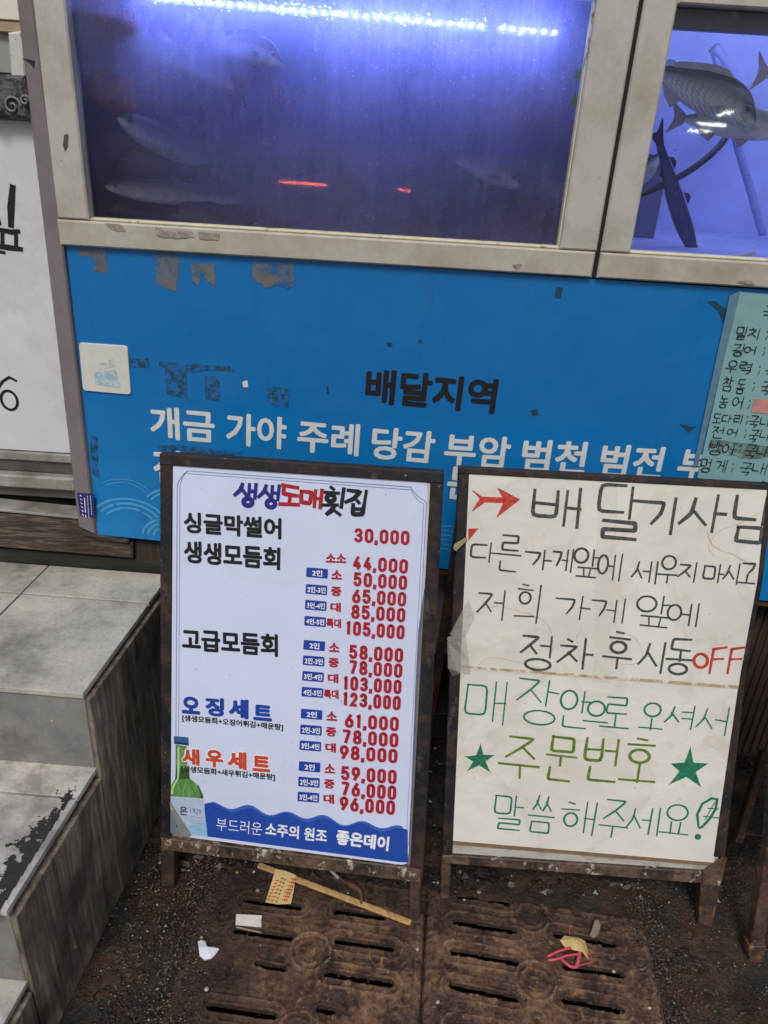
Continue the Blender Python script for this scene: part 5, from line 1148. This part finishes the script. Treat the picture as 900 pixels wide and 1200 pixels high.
for (p0, p1), colr, nm, h in (((( 340, 1031), (332, 1060)), 'penred', 0, 8), (((328, 1028), (318, 1058)), 'penred', 1, 3.5), (((322, 1030), (313, 1056)), 'penred', 2, 3), (((331, 1030), (323, 1060)), 'pengreen', 3, 2)):
    s = Sheet(LBL, .0012)
    for k in range(7):
        t = (k+.5)/7; x = p0[0]+(p1[0]-p0[0])*t; y = p0[1]+(p1[1]-p0[1])*t
        if nm == 0: pxstroke(s, [(x-3, y-1), (x+3, y), (x+2.5, y+2)], .0022); pxstroke(s, [(x, y-1), (x, y+2)], .0016)
        else: pxstroke(s, [(x-h/2, y), (x+h/2, y+.6)], .0022); pxstroke(s, [(x, y-.4), (x-.3, y+2)], .0012)
    s.build('print', INK[colr], lb)
def scrap(name, label, cat, pts, mt, th=.0006, n=(0, 0, 1)):
    o = slab(name, [gpt(*q) for q in pts], n, th, mt, None, 0); tag(o, label, cat); return o
tg = scrap('paper_tag', 'small white card tag with rust stained edge on the left drain cover', 'tag', [(277, 1074, .008), (307, 1075, .006), (306, 1088, .004), (276, 1086, .006)], flat('white_card', srgb(212, 208, 200), .6, .06, 60, srgb(150, 98, 64), 70, (.6, .66)), .001)
V = []; F_ = []
cc = gpt(243, 1114, .012); ring = [(232, 1105), (236, 1103), (241, 1105), (240, 1110), (246, 1112), (251, 1111), (257, 1113), (252, 1120), (248, 1124), (240, 1126), (234, 1121), (233, 1113)]
V = [cc]+[gpt(x, y, .003+random.uniform(0, .007)) for x, y in ring]+[gpt(x, y, .001) for x, y in ring]; k = len(ring)
F_ = [(0, 1+i, 1+(i+1) % k) for i in range(k)]+[(1+i, 1+k+i, 1+k+(i+1) % k, 1+(i+1) % k) for i in range(k)]
tag(mesh('tissue', V, F_, flat('white_tissue', srgb(216, 220, 232), .7, .05, 80, None, bump=.001)), 'torn white tissue scrap left of the drain cover', 'tissue')
def lump(name, label, cat, x, y, r_, mt):
    r_ *= .62
    V = []; F_ = []; c = gpt(x, y, r_*.5)
    for i in range(7):
        for k2 in range(10):
            ph = math.pi*i/6; t = k2*.628; d = Vector((math.sin(ph)*math.cos(t), math.sin(ph)*math.sin(t), math.cos(ph)*.5)); V.append(c+d*r_*(1+.3*noise.noise(d*2+Vector((x, y, 0)))))
    for i in range(6):
        for k2 in range(10): F_.append((i*10+k2, i*10+(k2+1) % 10, (i+1)*10+(k2+1) % 10, (i+1)*10+k2))
    o = mesh(name, V, F_, mt, None, True); tag(o, label, cat)
PB = flat('pale_pebble', srgb(170, 164, 156), .5, .12, 60); PB2 = flat('grey_pebble', srgb(120, 118, 114), .6, .15, 60)
for lab, x, y, r_, mt in (('white pebble on the lower left of the left drain cover', 242, 1160, .0075, PB), ('grey pebble between the yellow label and the left leg', 302, 1044, .008, PB2), ('pale pebble in front of the right menu board leg', 489, 1113, .006, PB),
                          ('small white pebble low between the two drain covers', 513, 1175, .006, PB), ('grey pebble near the left leg of the handwritten board', 513, 1035, .007, PB2), ('pale pebble beside the handwritten board left leg slot', 561, 1046, .008, PB2),
                          ('white pebble below the slot next to the left leg', 544, 1055, .005, PB), ('white crumb in the slot right of the rubber bands', 719, 1139, .006, PB), ('pale pebble at the bottom right of the right drain cover', 761, 1182, .006, PB), ('dark yellow pebble under the menu board bottom rail', 278, 1023, .007, flat('ochre_pebble', srgb(130, 104, 56), .6))):
    lump('pebble', lab, 'pebble', x, y, r_, mt)
# leaf
lf = root('fallen_leaf', 'dry pale yellow leaf lying on the pink rubber bands', 'leaf', tuple(gpt(672, 1113, .0)))
LP = [(655, 1106), (660, 1102), (668, 1100), (677, 1102), (684, 1108), (688, 1118), (689, 1129), (681, 1121), (672, 1117), (662, 1114)]
mid = gpt(674, 1109, .022); V = [mid]+[gpt(x, y, .011+.004*math.sin(i*2)) for i, (x, y) in enumerate(LP)]
mesh('blade', V, [(0, 1+i, 1+(i+1) % len(LP)) for i in range(len(LP))], flat('dry_leaf', srgb(196, 172, 112), .6, .15, 70), lf, True)
tube('vein', [gpt(656, 1106, .0135), gpt(672, 1108, .024), gpt(684, 1116, .018), gpt(689, 1130, .012)], .0007, flat('leaf_vein', srgb(150, 124, 74), .6), lf, 5, 4)
o = mesh('grey_leaf', [gpt(*q) for q in ((690, 1101, .012), (695, 1086, .02), (702, 1092, .018), (700, 1100, .014), (695, 1103, .009), (699, 1085, .021))], [(0, 1, 5, 2, 3, 4)], flat('dead_grey_leaf', srgb(120, 110, 94), .7, .2, 60)); tag(o, 'small grey dead leaf above the yellow leaf', 'leaf')
PINK = flat('pink_rubber', srgb(196, 74, 92), .4, .15, 60)
for i, (lab, pts, r_) in enumerate((('straight pink rubber band loop left of the leaf', [(641, 1123, .006), (655, 1118, .010), (668, 1115, .012)], .0028), ('pink rubber band crossing below the first loop', [(642, 1127, .005), (652, 1127, .009), (664, 1124, .012), (676, 1122, .010)], .0026),
                       ('upright wide pink band under the leaf tip', [(678, 1120, .012), (677, 1128, .008), (675, 1135, .005)], .0044), ('thin pink loop right of the leaf tip', [(676, 1135, .005), (684, 1132, .007), (692, 1130, .008), (691, 1122, .008), (686, 1118, .01)], .0011),
                       ('curved pink band in front of the leaf', [(655, 1124, .006), (661, 1131, .009), (669, 1136, .008), (676, 1135, .006)], .0032), ('thin red thread standing behind the leaf', [(667, 1099, .01), (666, 1094, .014), (667, 1090, .018)], .0008))):
    o = tube('rubber_band', [gpt(*q) for q in pts], r_, PINK, None, 7, 5); tag(o, lab, 'rubber band', 'pink rubber bands on the right drain cover')
o = tube('dry_stem', [gpt(384, 1022, .012), gpt(396, 1032, .014), gpt(405, 1040, .016), gpt(418, 1048, .020), (gpt(423, 1056, .018)), gpt(422, 1072, .006)], [.0025, .0025, .002, .006, .0055, .0035, .001], flat('dry_brown_stem', srgb(84, 58, 42), .7, .2, 60)); tag(o, 'brown dry twisted leaf stem lying over the lath', 'stem')
o = bar('paper_roll', gpt(383, 1021, .014), gpt(397, 1034, .014), .006, .005, flat('grey_paper', srgb(170, 168, 166), .6, .1)); tag(o, 'small rolled grey paper under the menu board rail', 'paper roll')
o = bar('thin_stick', gpt(277, 1088, .004), gpt(306, 1094, .003), .003, .002, flat('pale_stick', srgb(150, 142, 132), .6, .1)); tag(o, 'thin pale sliver below the white card tag', 'sliver')
# shreds of wet litter under the boards
for i, (x, y) in enumerate(((345, 1012), (352, 1018), (372, 1014), (215, 1015), (232, 1008), (640, 1048), (720, 1040), (735, 1042), (600, 1040))):
    P = []
    for k2 in range(7): t = k2/7*6.283; P.append(gpt(x+math.cos(t)*random.uniform(4, 11), y+math.sin(t)*random.uniform(1.5, 4), random.uniform(.004, .016)))
    V = [gpt(x, y, .018)]+P; o = mesh('litter', V, [(0, 1+k, 1+(k+1) % 7) for k in range(7)], flat('wet_litter', srgb(64, 60, 58), .3, .3, 40, srgb(110, 104, 98), 50, (.55, .65))); o['kind'] = 'stuff'
for i in range(150):
    x = random.uniform(-.47, -.36) if i < 95 else random.uniform(.64, .9); y = random.uniform(.85, 1.2); a = random.uniform(0, 3.14); l_ = random.uniform(.004, .014)
    if i == 0: V = []; F_ = []
    d = Vector((math.cos(a), math.sin(a), random.uniform(-.1, .25)))*l_; p = Vector((x, y, gz(x, y)+.004)); s_ = Vector((-d.y, d.x, 0))*.18; b = len(V)
    V += [p-s_, p+s_, p+d+s_*.3, p+d-s_*.3]; F_.append((b, b+1, b+2, b+3))
o = mesh('plant_shreds', V, F_, flat('dry_shreds', srgb(86, 76, 56), .7, .3, 60)); o['kind'] = 'stuff'

# real lamps across the alley whose mirror images show in the glass
def mirrored_lamp(name, label, cat, a, b, yg, dist, r_, mt):
    V = []
    for q in (a, b):
        p = wallat(yg+dist).hit(*q); V.append(Vector((p.x, yg-dist, p.z)))
    o = tube(name, V, r_, mt, None, 8, 1); tag(o, label, cat)
RN = emit('red_neon', (1, .16, .07, 1), 90); WN = emit('white_tube', (.9, 1, .95, 1), 80)
mirrored_lamp('neon_tube', 'red neon tube across the alley mirrored in the left tank', 'neon tube', (326, 213), (382, 217), 1.505, 4.0, .0026, RN)
mirrored_lamp('neon_tube', 'short red neon tube across the alley mirrored right of the long one', 'neon tube', (466, 222), (482, 224), 1.505, 4.0, .0020, RN)
mirrored_lamp('fluorescent_tube', 'long white fluorescent tube across the alley mirrored in the right tank', 'lamp', (818, 145), (852, 147), 1.505, 4.0, .0045, WN)
mirrored_lamp('fluorescent_tube', 'slanted white fluorescent tube across the alley mirrored on the big fish', 'lamp', (841, 135), (860, 130), 1.505, 4.0, .0045, WN)
mirrored_lamp('fluorescent_tube', 'lower white fluorescent tube across the alley mirrored below the others', 'lamp', (806, 153), (833, 154), 1.505, 4.0, .004, WN)
